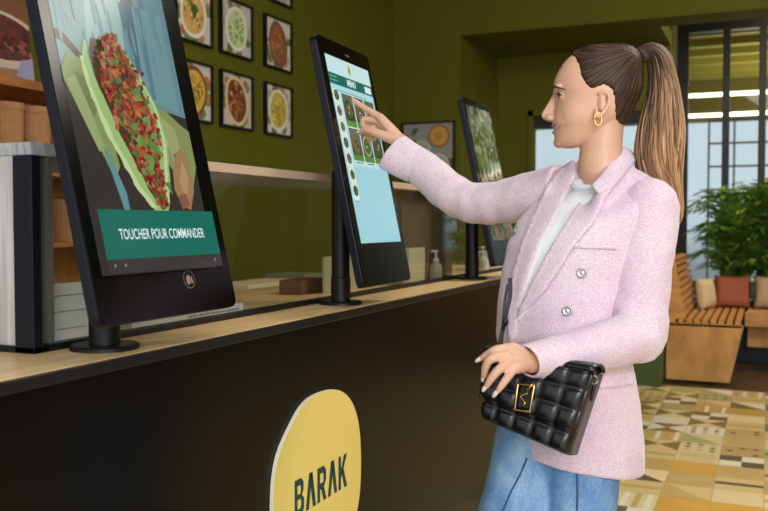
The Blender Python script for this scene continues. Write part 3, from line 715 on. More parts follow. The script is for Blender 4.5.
def ellipsoid(mb, c, ex, ey, ez, n=20, m=12):
    c = Vector(c); rings = []
    for j in range(m+1):
        a = -PI/2 + PI*(j+.02)/(m+.04); rings.append([c + Vector(ex)*math.cos(a)*math.cos(2*PI*i/n) + Vector(ey)*math.cos(a)*math.sin(2*PI*i/n) + Vector(ez)*math.sin(a) for i in range(n)])
    return mb.loft(rings)
def seg_t(p, a, b): d = b-a; return max(0, min(1, (p-a).dot(d)/d.length_squared))
def sdf_poly(px, py, poly):
    """signed distance to polygon, negative inside"""
    d = 1e9; ins = False; n = len(poly)
    for i in range(n):
        x0, y0 = poly[i]; x1, y1 = poly[(i+1)%n]
        ex, ey = x1-x0, y1-y0; t = max(0, min(1, ((px-x0)*ex+(py-y0)*ey)/(ex*ex+ey*ey)))
        d = min(d, math.hypot(px-x0-t*ex, py-y0-t*ey))
        if (y0 > py) != (y1 > py) and px < (x1-x0)*(py-y0)/(y1-y0)+x0: ins = not ins
    return -d if ins else d
def lerp_tab(tab, x):
    """smooth interpolation through a table of (x, value)"""
    n = len(tab)
    if x <= tab[0][0]: return tab[0][1]
    if x >= tab[-1][0]: return tab[-1][1]
    for i in range(n-1):
        (a, va), (b, vb) = tab[i], tab[i+1]
        if x <= b:
            def tg(k):
                if k == 0 or k == n-1: k0, k1 = max(0,k-1), min(n-1,k+1); return (tab[k1][1]-tab[k0][1])/(tab[k1][0]-tab[k0][0])
                s0 = (tab[k][1]-tab[k-1][1])/(tab[k][0]-tab[k-1][0]); s1 = (tab[k+1][1]-tab[k][1])/(tab[k+1][0]-tab[k][0])
                return 0 if s0*s1 <= 0 else 2*s0*s1/(s0+s1)
            h = b-a; t = (x-a)/h; m0, m1 = tg(i)*h, tg(i+1)*h
            return va*(2*t**3-3*t**2+1)+m0*(t**3-2*t**2+t)+vb*(-2*t**3+3*t**2)+m1*(t**3-t**2)
# ---- materials
def skin_b(nt, b):
    v = coords(nt); n = N(nt, 'ShaderNodeTexNoise', Scale=14, Detail=3); nt.links.new(v, n.inputs['Vector'])
    nt.links.new(ramp(nt, n.outputs['Fac'], [(.3, sr(218,170,142)), (.7, sr(232,188,160))]), b.inputs['Base Color'])
M_skin = mat('skin', rough=.42, spec=.45, build=skin_b, Subsurface_Weight=.15, Subsurface_Radius=(.02,.008,.004), Subsurface_Scale=.3)
M_lip = mat('lips', sr(198,128,114), .35, spec=.5)
M_blush = mat('skin_cheek', sr(222,160,136), .42)
M_nail = mat('white_nail', sr(238,226,222), .2, spec=.6)
M_eyew = mat('eye_white', sr(226,222,216), .2); M_iris = mat('iris', sr(74,66,56), .1); M_lash = mat('lash', sr(36,24,20), .7)
M_tooth = mat('teeth', sr(240,234,224), .25)
def tweed(nt, b):
    v = coords(nt)
    w1 = N(nt, 'ShaderNodeTexNoise', Scale=420, Detail=2); nt.links.new(v, w1.inputs['Vector'])
    v2 = coords(nt, (1,1,2.6)); w2 = N(nt, 'ShaderNodeTexNoise', Scale=190, Detail=2); nt.links.new(v2, w2.inputs['Vector'])
    w3 = N(nt, 'ShaderNodeTexNoise', Scale=9, Detail=2); nt.links.new(v, w3.inputs['Vector'])
    a1 = N(nt, 'ShaderNodeMath', operation='ADD'); nt.links.new(w1.outputs['Fac'], a1.inputs[0]); nt.links.new(w2.outputs['Fac'], a1.inputs[1])
    h = N(nt, 'ShaderNodeMath', operation='MULTIPLY'); nt.links.new(a1.outputs[0], h.inputs[0]); h.inputs[1].default_value = .5
    c1 = ramp(nt, h.outputs[0], [(.36, sr(220,194,212)), (.5, sr(237,217,229)), (.64, sr(250,240,246))])
    c2 = ramp(nt, w3.outputs['Fac'], [(.35, (.95,.88,.93,1)), (.65, (1,1,1,1))])
    mx = N(nt, 'ShaderNodeMix', data_type='RGBA', blend_type='MULTIPLY'); mx.inputs[0].default_value = 1
    nt.links.new(c1, mx.inputs[6]); nt.links.new(c2, mx.inputs[7]); nt.links.new(mx.outputs[2], b.inputs['Base Color'])
    bump(nt, b, h.outputs[0], .6, .003)
M_tweed = mat('pink_tweed', rough=.9, spec=.2, build=tweed, Sheen_Weight=.3)
M_shirt = mat('white_jersey', sr(244,248,250), .8, build=noisy(sr(238,243,248), sr(248,250,252), ns=12, bs=.3, bd=.004))
def denim(nt, b):
    v = coords(nt, (1,1,.5)); n = N(nt, 'ShaderNodeTexNoise', Scale=14, Detail=4); nt.links.new(v, n.inputs['Vector'])
    v2 = coords(nt, (1,1,.25)); n2 = N(nt, 'ShaderNodeTexNoise', Scale=420, Detail=1); nt.links.new(v2, n2.inputs['Vector'])
    a = N(nt, 'ShaderNodeMath', operation='MULTIPLY_ADD'); nt.links.new(n2.outputs['Fac'], a.inputs[0]); a.inputs[1].default_value = .35; nt.links.new(n.outputs['Fac'], a.inputs[2])
    nt.links.new(ramp(nt, a.outputs[0], [(.45, sr(80,120,172)), (.68, sr(118,160,206)), (.9, sr(164,198,226))]), b.inputs['Base Color']); bump(nt, b, a.outputs[0], .4, .002)
M_denim = mat('blue_denim', rough=.8, spec=.2, build=denim)
M_seam = mat('denim_seam', sr(60,90,132), .8)
M_leather = mat('black_leather', sr(14,15,19), .28, spec=.6, build=noisy(sr(12,13,17), sr(20,21,27), ns=60, bs=.15, bd=.001))
M_gold = mat('gold', sr(226,190,110), .2, metal=1); M_silver = mat('silver_button', sr(190,190,186), .3, metal=1)
M_shoe = mat('white_shoe', sr(220,218,212), .5)
# ---- anchor
hipc = PX(577,440,1.95)
woman = empty('person', (hipc.x, hipc.y, 0)); tag(woman, 'woman in a pink tweed blazer and jeans pointing at the middle screen', 'person')
bpy.context.view_layer.update()
# ---- key joints
SL, SR_ = PX(655,209,1.875), PX(560,190,2.08)
EL, WL = PX(641,332,1.825), PX(531,361,1.69)
ER, WR = PX(468,205,2.24), PX(402,142.5,2.40)
# ================= head (own frame: x toward her left, y forward, z up)
H0 = PX(602,97,1.97); ray = (H0-CAMP); ray.z = 0; ray.normalize()
hf = Matrix.Rotation(math.radians(5), 3, 'Z') @ Vector((-ray.y, ray.x, 0)); hx = Vector((hf.y, -hf.x, 0)) * -1
if hx.dot(ray) > 0: hx = -hx
sH, sV = 1.97*.97/880, 1.97/880
HM = basis(hx, hf, UV, H0)
bpy.context.view_layer.update()
HI = HM.inverted()
def proj(P_):
    q = co.matrix_world.inverted() @ P_; return 384+880*q.x/-q.z, 255.5-880*q.y/-q.z
def hp(px, py, x=0.0):
    """point of the head plane at lateral offset |x| seen at (px, py), mirrored for the far side"""
    o = HI @ CAMP; d = (HI @ PX(px, py, 2.0)) - o; t = (abs(x)-o.x)/d.x; q = o + d*t; q.x = x; return HM @ q
q0, q1, q2 = HI @ hp(602,97), HI @ hp(592,97), HI @ hp(602,107); sH, sV = (q1.y-q0.y)/10, (q0.z-q2.z)/10
front = [(44.5,606),(45.5,590),(48,580),(52,573.5),(57,568),(62,563.5),(70,558.2),(78,554.6),(86,552.6),(91,552.4),(97,554.5),(105,554.5),(112,553.5),(118,552),(122,551.8),(125,552.6),(127.5,555.4),(130.5,555.4),(133,554.4),(136,554.0),(139,553.4),(143,553.6),(146,555.6),(148,559.5),(149.5,566)]
back = [(44.5,614),(45.5,622),(48,630),(52,635),(60,639.5),(68,641),(85,641),(98,637.5),(110,632),(122,625),(135,618),(149.5,606)]
jawb = [(44.5,614),(45.5,622),(48,630),(52,635),(60,639.5),(68,641),(85,641),(98,637.5),(110,632),(120,622),(128,610),(136,602),(142,594),(146,586),(149.5,574)]
wid = [(44.5,.008),(45.5,.026),(48,.04),(52,.051),(58,.061),(66,.069),(78,.0745),(92,.0745),(104,.071),(114,.0675),(124,.0625),(132,.056),(139,.048),(144,.04),(147.5,.030),(149.5,.014)]
def sq(py): return 47+(py-44.5)*13/15.5 if py < 60 else (py if py < 138 else 138+(py-138)*.86)
def head_ring(py, off=0.0, n=56, bk=back):
    yf, yb, w = (602-lerp_tab(front, py))*sH+off, (602-lerp_tab(bk, py))*sH-off, lerp_tab(wid, py)+off
    yc = yf + (yb-yf)*(.52 if py < 100 else .52+.1*(py-100)/50); out = []
    for i in range(n):
        a = 2*PI*i/n; c, s = math.cos(a), math.sin(a)
        L = (yf-yc) if c > 0 else (yc-yb)
        e = 2.25-.2*max(0, min(1, (py-95)/40))
        k = (abs(c)**e+abs(s)**e)**(-1/e)
        x = w*k*s; y = yc+L*k*c
        if c > 0 and 70 < py < 146:                        # flatter cheeks narrowing to the front
            t = (y-yc)/max(1e-6, yf-yc); x *= 1-.10*t**2*math.sin(PI*(py-70)/76)**.8
        out.append(Vector((x, y, (97-sq(py))*sV)))
    return out
body = MB()
pys = [44.5,44.9,45.5,46.5,48,50,52.5] + [55+2*i for i in range(47)] + [148.5,149.2,149.5]
body.loft([[HM @ p for p in head_ring(py, bk=jawb)] for py in pys])
# neck
NB = PX(609,176,1.985)
body.loft([[c + hx*(w*math.sin(2*PI*i/32)) + hf*(L*math.cos(2*PI*i/32)) for i in range(32)] for c, w, L in
   ((hp(606,112),.045,.044),(hp(603,128),.048,.045),(hp(601.5,142),.048,.0455),(hp(600.8,152),.048,.0465),(hp(600.8,163),.051,.050),(hp(602,174),.054,.052),(hp(604,186),.050,.046),(hp(604,200),.05,.045))])
# nose
def nring(py, px, hw, pxb=560):
    tip = hp(px, py); return [hp(pxb, py, hw*1.25), hp((px*2+pxb)/3, py, hw*.9), hp(px+.9, py, hw*.55), tip, hp(px+.9, py, -hw*.55), hp((px*2+pxb)/3, py, -hw*.9), hp(pxb, py, -hw*1.25)]
body.loft([nring(93,553.2,.006), nring(97,551.2,.006), nring(102,548.4,.0065), nring(107,545.4,.0075), nring(111,542.8,.0085), nring(113.8,541.3,.010), nring(116.2,541.0,.0115), nring(118.6,542.6,.013), nring(120.6,546,.012), nring(121.6,551,.009)])
for s in (1,-1):
    ellipsoid(body, hp(550.2,117.6,s*.0115), hx*.0062, hf*.0105, UV*.0075)                   # wing
    ellipsoid(body, hp(558,87.5,s*.026), hx*.024, hf*.010, UV*.0075)                         # brow ridge
ellipsoid(body, hp(559,143,0), hx*.022, hf*.0125, UV*.0115)
LIPU = [(562,123.6,-.028),(556,125.3,-.018),(553.6,126.0,-.007),(553.2,126.2,0),(553.6,126.0,.007),(556,125.3,.018),(562,123.6,.028)]
LIPL = [(562,124.6,-.028),(557.2,130.2,-.017),(554.7,132.6,-.007),(554.4,132.9,0),(554.7,132.6,.007),(557.2,130.2,.017),(562,124.6,.028)]
RU, RL = [.0012,.0028,.0036,.0034,.0036,.0028,.0012], [.0012,.0030,.0040,.0042,.0040,.0030,.0012]
chain(body, [hp(*q) for q in LIPU], RU, n=10, sub=3, ends=False); chain(body, [hp(*q) for q in LIPL], RL, n=10, sub=3, ends=False)
# ears
for s in (1,-1):
    E0 = [(599.5,93.5),(604,91.5),(608.3,94.5),(609.2,101),(607,107.5),(602.8,113),(598.5,116.5),(596,113.5),(596.4,108)]
    chain(body, [hp(a,b,s*(.0765+.006*math.sin(PI*i/8))) for i, (a, b) in enumerate(E0)], [.0042,.004,.004,.004,.0042,.0045,.0055,.0048,.003], n=10, sub=3)
    ellipsoid(body, hp(602.5,103,s*.073), hx*.006, hf*.009, UV*.020)
    chain(body, [hp(601,98,s*.078), hp(603.4,103,s*.079), hp(600.8,108,s*.078)], [.002,.0026,.002], n=8, sub=2)
# torso, arms, legs of the body (mostly inside the clothes)
tc = lambda px, py, D, a, b, n=36: [PX(px,py,D) + LAT*(a*math.cos(2*PI*i/n)) + FWD*(b*math.sin(2*PI*i/n)) for i in range(n)]
body.loft([tc(604,192,1.985,.07,.05), tc(600,207,1.98,.12,.07), tc(590,240,1.975,.13,.09), tc(575,290,1.97,.115,.09), tc(566,335,1.95,.11,.085), tc(564,390,1.94,.115,.09), tc(562,440,1.94,.115,.085), tc(560,470,1.94,.11,.08)])
chain(body, [SL, EL, WL], [.040,.030,.024]); chain(body, [SR_, ER, WR], [.040,.032,.022])
TLh, TRh = PX(585,455,1.88), PX(531,455,1.95)
KN, KF = PX(566,640,1.86), PX(478,640,1.80)
AN, AF = Vector((KN.x+.03, KN.y+.05, .09)), Vector((KF.x+.02, KF.y+.04, .09))
for h_, k_, a_ in ((TLh,KN,AN),(TRh,KF,AF)): chain(body, [h_, k_, a_], [.072,.048,.034])
# ---- hands
def hand(wrist, mcps, fingers, thumb, wr=.022, thk=None):
    for i, (m, f) in enumerate(zip(mcps, fingers)):
        wv = wrist
        chain(body, [wv.lerp(m, .0), wv.lerp(m, .55), m], [wr*.8, .0150, .0112], n=12)
        r = [.0102,.0088,.0078,.0058] if i < 3 else [.009,.0078,.0068,.005]
        chain(body, [m] + f, r, n=12)
    chain(body, thumb, [.016,.0125,.0098,.0068], n=12)
pc = lambda *l: [PX(*p) for p in l]
hand(WR, pc((380,117,2.41),(379,121.5,2.425),(379,127,2.44),(381,132.5,2.455)),
     [pc((365,108.3,2.425),(357.5,103.3,2.437),(349,97.2,2.449)),
      pc((364,119,2.43),(363.5,126,2.435),(371,128.5,2.435)),
      pc((364.5,126,2.45),(365.5,133,2.45),(373,134,2.45)),
      pc((368,132.5,2.465),(368.5,138.5,2.46),(375,139.5,2.46))],
     pc((393,139,2.385),(379,134,2.388),(367,129.5,2.40),(360.5,131.8,2.412)))
hand(WL, pc((512,347.5,1.662),(508,354.5,1.65),(509,361.5,1.643),(514,368.5,1.642)),
     [pc((496,350,1.655),(488,354.2,1.665),(481.5,358.3,1.672)),
      pc((491,359,1.640),(485.5,367,1.648),(484,376,1.660)),
      pc((498,370.5,1.630),(491,378.8,1.633),(486.5,386,1.640)),
      pc((506,379.5,1.622),(501,386.5,1.620),(497.5,391.5,1.624))],
     pc((524,361,1.69),(514,368,1.715),(505,372,1.735),(499,377,1.745)))
bme = remesh(body, .0024, 2, .5)
# fine facial relief
HI = HM.inverted()
import numpy as np
def near(me, cen, r, what='vertices'):
    n = len(me.vertices); co_ = np.empty(n*3, dtype=np.float32); me.vertices.foreach_get('co', co_); co_ = co_.reshape(-1,3)
    m = ((co_-np.array(cen))**2).sum(1) < r*r
    if what == 'vertices': return [int(q) for q in np.nonzero(m)[0]]
    lt = np.empty(len(me.polygons), dtype=np.int32); me.polygons.foreach_get('loop_start', lt); li = np.empty(len(me.loops), dtype=np.int32); me.loops.foreach_get('vertex_index', li)
    return [int(q) for q in np.nonzero(m[li[lt]])[0]]
for vi in near(bme, H0, .17):
    v = bme.vertices[vi]; p = HI @ v.co
    if abs(p.x) > .09 or p.z < -.13 or p.z > .13 or p.y < -.1: continue
    X, px, py_ = abs(p.x), 602-p.y/sH, 97-p.z/sV
    def g(cx, cpx, cpy, rx, rp, rz): return math.exp(-((X-cx)/rx)**2-((px-cpx)/rp)**2-((py_-cpy)/rz)**2)
    d = 0
    p.x += math.copysign(.0035*g(.05,570,114,.03,12,9) , p.x) if X > .015 else 0
    if px < 580:
        d -= .0032*g(.031,556,97,.014,7,4.2)                      # eye socket
        d -= .0022*math.exp(-((py_-138)/2.0)**2)*math.exp(-(X/.016)**2)*(1 if px < 560 else 0)
        d -= .0018*math.exp(-(((px-562)-(py_-122)*.35)/2.2)**2)*math.exp(-((py_-122)/6)**2)*(1 if X > .018 else 0)
        p.y += d
    v.co = HM @ p
body_o = link('body', bme, [M_skin, M_lip, M_nail], woman)
for fi in near(bme, H0, .14, 'polygons'):
    f = bme.polygons[fi]; p = HI @ f.center; px, py_ = 602-p.y/sH, 97-p.z/sV; X = abs(p.x)
    if p.y > .06 and X < .03 and px < 563 and 122 < py_ < 137:
        for PL, RR in ((LIPU, RU), (LIPL, RL)):
            for k in range(6):
                q0, q1 = HI @ hp(*PL[k]), HI @ hp(*PL[k+1]); t = seg_t(p, q0, q1); r_ = RR[k]+(RR[k+1]-RR[k])*t
                if (p-q0.lerp(q1, t)).length < r_*1.12: f.material_index = 1
def hm(mb, name, m, smooth=True, parent=woman):
    o = mb.build(name, m, smooth=smooth); o.parent = parent; o.matrix_parent_inverse = Matrix.Translation(-woman.location); return o
# teeth
mb = MB(); ts = []
for k in range(13):
    a = (k-6)/6; X = .0245*a; ts.append((X*.92, 554.0+4.4*a*a))
mb.loft([[hp(px, 126.8-1.2*(x/.0245)**2, x) for x, px in ts], [hp(px, 131.6-5.2*(x/.0245)**2, x) for x, px in ts], [hp(px+3, 131, x) for x, px in ts], [hp(px+3, 127.8, x) for x, px in ts]], closed=False)
hm(mb, 'teeth', M_tooth)
bvB = BVHTree.FromPolygons([v.co for v in bme.vertices], [p.vertices for p in bme.polygons])
# eyes, lashes, brows
for s, nm in ((1,'left'),(-1,'right')):
    c0 = hp(530,97.2,s*.031); c = bvB.ray_cast(c0, -hf)[0] - hf*.0098; mb = MB(); ellipsoid(mb, c, hx*.0138, hf*.0140, UV*.0138, 24, 16); eye = hm(mb, 'eyeball', M_eyew)
    d = (hf*.93 + hx*s*.18).normalized()
    mb = MB(); q = d.to_track_quat('Z','Y').to_matrix().to_4x4(); q.translation = c + d*.0114; mb.lathe([(.0001,.0031),(.0035,.0028),(.0062,.0008),(.0064,0)], n=20, M=q); hm(mb, 'iris', M_iris)
    mb = MB(); up = []; lw_ = []
    for k in range(9):
        a = -1+2*k/8; ang = a*1.08; dv = (hf*math.cos(ang) + hx*s*math.sin(ang))
        up.append(c + dv*.0141 + UV*(.0049*(1-a*a)+.0003) ); lw_.append(c + dv*.0118 - UV*(.0034*(1-a*a)-.0003))
    mb.tube(up, [.0010,.0016,.0019,.0020,.0021,.0022,.0022,.0019,.0012], 6); hm(mb, 'lash_line', M_lash)
    mb = MB()
    for k in range(7):                                        # lashes
        a = -.5+1.4*k/6; dv = (hf*math.cos(a) + hx*s*math.sin(a)); b0 = c+dv*.0142+UV*.0050*(1-a*a*.6); mb.tube([b0, b0+dv*.004+UV*.0015, b0+dv*.006+UV*.004], [.0005,.0004,.0002], 4)
    hm(mb, 'lashes', M_lash)
    mb = MB(); bm = mb.bm; n1, n2 = 44, 40; g_ = {}          # lids
    for i in range(n1+1):
        for j in range(n2+1):
            az = -1.75+3.5*i/n1; a = az/1.08
            hi = (.34*(1-a*a)+.02) if abs(a) < 1 else .02; lo = (-.27*(1-a*a)) if abs(a) < 1 else 0
            g_[i,j] = (az, hi, lo)
    for sg_ in (1,-1):
        rows = []
        for j in range(9):
            row = []
            for i in range(n1+1):
                az, hi, lo = g_[i,0]; e0 = hi if sg_ > 0 else lo; ph = e0 + (sg_*1.25-e0)*(j/8)**1.3; rr = .0144+.0007*min(1, j/2)
                dv = hf*math.cos(az) + hx*s*math.sin(az); row.append(c + (dv*math.cos(ph)+UV*math.sin(ph))*rr)
            rows.append(row)
        mb.loft(rows, closed=False)
    hm(mb, 'eyelid', M_skin)
def onbody(px, py, off=.0006, bv=bvB, d0=None):
    o = CAMP; d = (PX(px, py, 2.0)-o).normalized(); hit = bv.ray_cast(o, d)
    if hit[0] is None: return None
    return hit[0] + hit[1]*off
for s in (1,-1):
    mb = MB(); P_ = []
    for k, (a, b, x) in enumerate(((554.2,89.6,.014),(554.6,87.8,.022),(556.5,86.6,.032),(560.5,86.8,.043),(566,89.6,.052))):
        q = hp(a, b, x*s); o = q + hf*.05 + hx*s*.02; hit = bvB.ray_cast(o, (q-o).normalized()); P_.append((hit[0] if hit[0] else q) + hf*.0012 + hx*s*.0006)
    mb.tube(P_, [.0018,.0030,.0030,.0022,.0006], 8); hm(mb, 'eyebrow', mat('brow_hair', sr(78,50,34), .8))
# lips and teeth laid on the mouth
def onface(px, py, x, off): 
    h_ = bvB.ray_cast(hp(530, py, x), -hf); q = h_[0] if h_[0] else hp(px, py, x); return q + hf*off
def curve(f, xs_): return [onface(554, f(x), x, 0) for x in xs_]
xs_ = [-.034,-.028,-.020,-.010,0,.010,.020,.028,.034]
for nm_, f_, r_, m_, off in (('teeth_row', lambda x: 129.4-5.4*(abs(x)/.034)**1.6, [.0002,.0012,.0022,.0026,.0026,.0026,.0022,.0012,.0002], M_tooth, -.0002),
      ('upper_lip', lambda x: 126.2-2.8*(abs(x)/.034)**1.6, [.0008,.0017,.0023,.0026,.0024,.0026,.0023,.0017,.0008], M_lip, -.0008),
      ('lower_lip', lambda x: 132.8-8.6*(abs(x)/.034)**2.0, [.0008,.0019,.0028,.0031,.0031,.0031,.0028,.0019,.0008], M_lip, -.0010)):
    mb = MB(); P_ = [onface(554, f_(x), x, off) for x in xs_]; chain(mb, P_, r_, n=10, sub=3, ends=False); hm(mb, nm_, m_)
# hoop earring
mb = MB()
for s in (1,-1):
    mb = MB(); c = hp(598.2,119.0,s*.082); pts = [c + hf*(.0075*math.cos(2*PI*k/48)) + UV*(.0135*math.sin(2*PI*k/48)) for k in range(49)]
    mb.tube(pts, .0019, 10); hm(mb, 'hoop_earring', M_gold)
# ---- hair
hairpoly = [(560,30),(568.5,56.5),(573,61),(576,68),(577.5,77),(582.5,85.5),(588,91),(593.5,93),(598,90.5),(604,88.5),(609,91.5),(610.5,97.5),(611,106),(613,117),(618.5,129),(630,135),(660,135),(660,30)]
TX, TY = 640, 54
hair = MB(); rows = []
for py in [44.5,44.7,45,45.5,46.2,47.5,49.5,52] + [54+1.5*i for i in range(55)]:
    row = []
    for p in head_ring(max(44.5,py+.0), 0, 120):
        px, yy = proj(HM @ Vector((abs(p.x), p.y, p.z))); s = sdf_poly(px, yy, hairpoly); an0 = math.atan2(TY-py, TX-px); s += .35*math.sin(an0*75+p.x*200)+.3*math.sin(an0*160+p.x*90)
        t = max(0, min(1, (-s+1.5)/10)); t = t*t*(3-2*t)
        nrm = Vector((p.x/.075, (p.y+.02)/.1, (p.z-.01)/.11)).normalized()
        ang = math.atan2((TY-py)*sV, -(TX-px)*sH*1.0); stn = .0009*math.sin(ang*70+math.sin(p.x*160)*2)+.0007*math.sin(ang*133+p.x*300)
        q = p + nrm*(-.0055*(1-t) + (.0042+stn*.7)*t)
        if t < .5 and py > 112: k_ = min(1, (py-112)/8)*(1-2*t); q.x *= 1-.45*k_; q.y += (-.02-q.y)*.35*k_
        if py < 46: q.z += (44.5-max(py,43.2))*0
        row.append(HM @ q)
    rows.append(row)
hair.loft(rows)
def hair_b(nt, b):
    at = N(nt, 'ShaderNodeAttribute', attribute_name='sv'); n = N(nt, 'ShaderNodeTexNoise', Scale=1.0, Detail=3); nt.links.new(at.outputs['Vector'], n.inputs['Vector'])
    sx = N(nt, 'ShaderNodeSeparateXYZ'); nt.links.new(at.outputs['Vector'], sx.inputs[0])
    c1 = ramp(nt, n.outputs['Fac'], [(.3, sr(34,25,20)), (.5, sr(58,42,33)), (.74, sr(118,90,66))])
    c2 = ramp(nt, n.outputs['Fac'], [(.3, sr(132,94,66)), (.5, sr(196,152,112)), (.7, sr(236,202,160))])
    mx = N(nt, 'ShaderNodeMix', data_type='RGBA'); nt.links.new(sx.outputs['Z'], mx.inputs[0]); nt.links.new(c1, mx.inputs[6]); nt.links.new(c2, mx.inputs[7])
    nt.links.new(mx.outputs[2], b.inputs['Base Color']); bump(nt, b, n.outputs['Fac'], .5, .002)
M_hair = mat('brown_blond_hair', rough=.5, spec=.25, build=hair_b)
ho = hm(hair, 'hair', M_hair)
def set_sv(o, f):
    me = o.data; at = me.attributes.new('sv', 'FLOAT_VECTOR', 'POINT')
    for i, v in enumerate(me.vertices): at.data[i].vector = f(v.co, i)
def capsv(co, i):
    p = HI @ co; px, py = 602-p.y/sH, 97-p.z/sV
    ang = math.atan2((TY-py), (TX-px)); r = math.hypot(TX-px, TY-py)
    return (ang*26+p.x*90, r*.02, max(0, min(.3, (.0)))) 
set_sv(ho, capsv)
# hair tie and ponytail
mb = MB(); pts = [hp(644+3*math.cos(2*PI*k/20), 52+9*math.sin(2*PI*k/20)) + hx*(.02*math.cos(2*PI*k/20)*0) for k in range(21)]
tieM = (hp(648,48)-hp(640,56)).normalized()
u1 = tieM.cross(hx).normalized()
pts = [hp(643,54.5) + hx*(.015*math.cos(2*PI*k/24)) + u1*(.015*math.sin(2*PI*k/24)) for k in range(25)]
mb.tube(pts, .0055, 10); hm(mb, 'hair_tie', mat('hair_band', sr(88,62,50), .6))
CL = [(636,58),(643,53.5),(653,51.5),(660,60),(663,77),(664.5,97),(663,125),(661,150),(663.5,172),(672,193),(681,212),(685,224)]
CW = [8,7.5,9,12,13.5,17.5,23,24.5,22.5,16,9,2.5]; CWd = [.02,.018,.02,.026,.032,.038,.044,.046,.042,.034,.02,.006]
DX = [0,0,0,0,0,-.002,-.006,-.012,-.02,-.03,-.036,-.04]
def cr(tab, t):
    k = len(tab)-1; f = max(0, min(k-1e-6, t*k)); i = int(f); u = f-i
    g = lambda j: tab[max(0,min(k,j))]
    def c(p0,p1,p2,p3): return .5*(2*p1+(p2-p0)*u+(2*p0-5*p1+4*p2-p3)*u*u+(3*p1-p0-3*p2+p3)*u**3)
    if isinstance(tab[0], tuple): return tuple(c(g(i-1)[q],g(i)[q],g(i+1)[q],g(i+2)[q]) for q in range(2))
    return c(g(i-1),g(i),g(i+1),g(i+2))
def tail_pt(t, a, rr):
    px, py = cr(CL, t); w = cr(CW, t)*sH; d = cr(CWd, t); x = cr(DX, t)
    x0, y0 = cr(CL, max(0,t-.01)); x1, y1 = cr(CL, min(1,t+.01)); tx, ty = x1-x0, y1-y0; L = math.hypot(tx, ty); nx, ny = -ty/L, tx/L
    q = math.cos(a)*rr*w/sH
    return hp(px+nx*q, py+ny*q, x+math.sin(a)*rr*d)
tail = MB(); rows = []; svs = []
for j in range(60):
    t = j/59; row = []
    for i in range(48):
        a = 2*PI*i/48; row.append(tail_pt(t, a, .9)); svs.append((a*5, t*2.5, min(1, max(0, (t-.12)*1.6-.7*max(0,math.cos(a))*(1-t)))))
    rows.append(row)
tail.loft(rows)
rnd = random.Random(3)
for k in range(230):
    a = rnd.uniform(0, 2*PI); rr = rnd.uniform(.82,1.0); ph = rnd.random()*6; t1 = rnd.uniform(.8,1.0) if rnd.random() < .7 else rnd.uniform(.95,1); m = 26; sw = rnd.uniform(-.25,.25); P_, Rd = [], []
    col = rnd.random()*5; cb = rnd.uniform(-.35,.4)
    for i in range(m):
        t = .06+(t1-.06)*i/(m-1); P_.append(tail_pt(t, a+sw*t+.16*math.sin(ph+t*9), rr*(1+.05*math.sin(ph*2+t*10)))); Rd.append(.0017*(1-.8*(i/(m-1))**3)+.0003)
        for _ in range(5): svs.append((col+k*1.37, t*1.5, min(1, max(0, (t-.12)*1.7+cb*min(1,t*2)-.8*max(0,math.cos(a))*(1-t)))))
    tail.tube(P_, Rd, 5)
po = tail.build('ponytail', M_hair, smooth=True); po.parent = woman; po.matrix_parent_inverse = Matrix.Translation(-woman.location)
assert len(po.data.vertices) == len(svs); set_sv(po, lambda co, i: svs[i])
# small loose hairs
mb = MB()
for k in range(26):
    px, py = rnd.uniform(585,640), 46; base = hp(rnd.uniform(622,648), rnd.uniform(47,54), rnd.uniform(-.02,.03)); mb.tube([base, base+UV*rnd.uniform(.004,.012)+hf*rnd.uniform(-.012,.012), base+UV*rnd.uniform(.004,.014)+hf*rnd.uniform(-.03,.02)], [.0003,.0003,.0002], 3)
hm(mb, 'loose_hairs', M_lash)
# ================= clothes
# ---- jeans
jn = MB()
for h_, k_, a_, s in ((TLh,KN,AN,1),(TRh,KF,AF,-1)):
    chain(jn, [h_ + UV*.05, h_.lerp(k_,.35), k_, k_.lerp(a_,.5), a_ + UV*.0], [.078,.0775,.062,.056,.05], n=28, ends=True)
jn.loft([tc(562,380,1.94,.118,.09), tc(562,420,1.94,.125,.095), tc(560,450,1.93,.12,.09), tc(555,470,1.93,.10,.08)])
jm = remesh(jn, .005, 4, .5)
jm.update(); jn_ = [v.normal.copy() for v in jm.vertices]
for v, vn in zip(jm.vertices, jn_):
    nz = noise.noise(Vector((v.co.x*22, v.co.y*22, v.co.z*10))); v.co += vn*(.0035*nz)
jo = link('jeans', jm, M_denim, woman)
bvJ = BVHTree.FromPolygons([v.co for v in jm.vertices], [p.vertices for p in jm.polygons])
mb = MB()
for seam in ([(577,472),(577.5,485),(577.5,498),(577,511),(576,540),(574,580)], [(527,458),(520,475),(511,492),(503,511),(497,535),(492,560)]):
    P_ = [onbody(a, b, .0008, bvJ) for a, b in seam]; mb.tube([p for p in P_ if p], .0022, 6)
hm(mb, 'side_seams', M_seam)
for a_, nm in ((AN,0),(AF,1)):
    mb = MB(); f = FWD; l = LAT; c = Vector((a_.x, a_.y, 0))
    rings = [[c + f*(t + (.0)) + l*(w*math.cos(2*PI*i/20)) + UV*max(.003, h*.5 + h*.5*math.sin(2*PI*i/20)) for i in range(20)] for t, w, h in ((-.065,.02,.05),(-.05,.032,.075),(-.01,.037,.085),(.05,.04,.07),(.11,.044,.05),(.155,.036,.035),(.175,.015,.02))]
    mb.loft(rings); hm(mb, 'shoe', M_shoe)
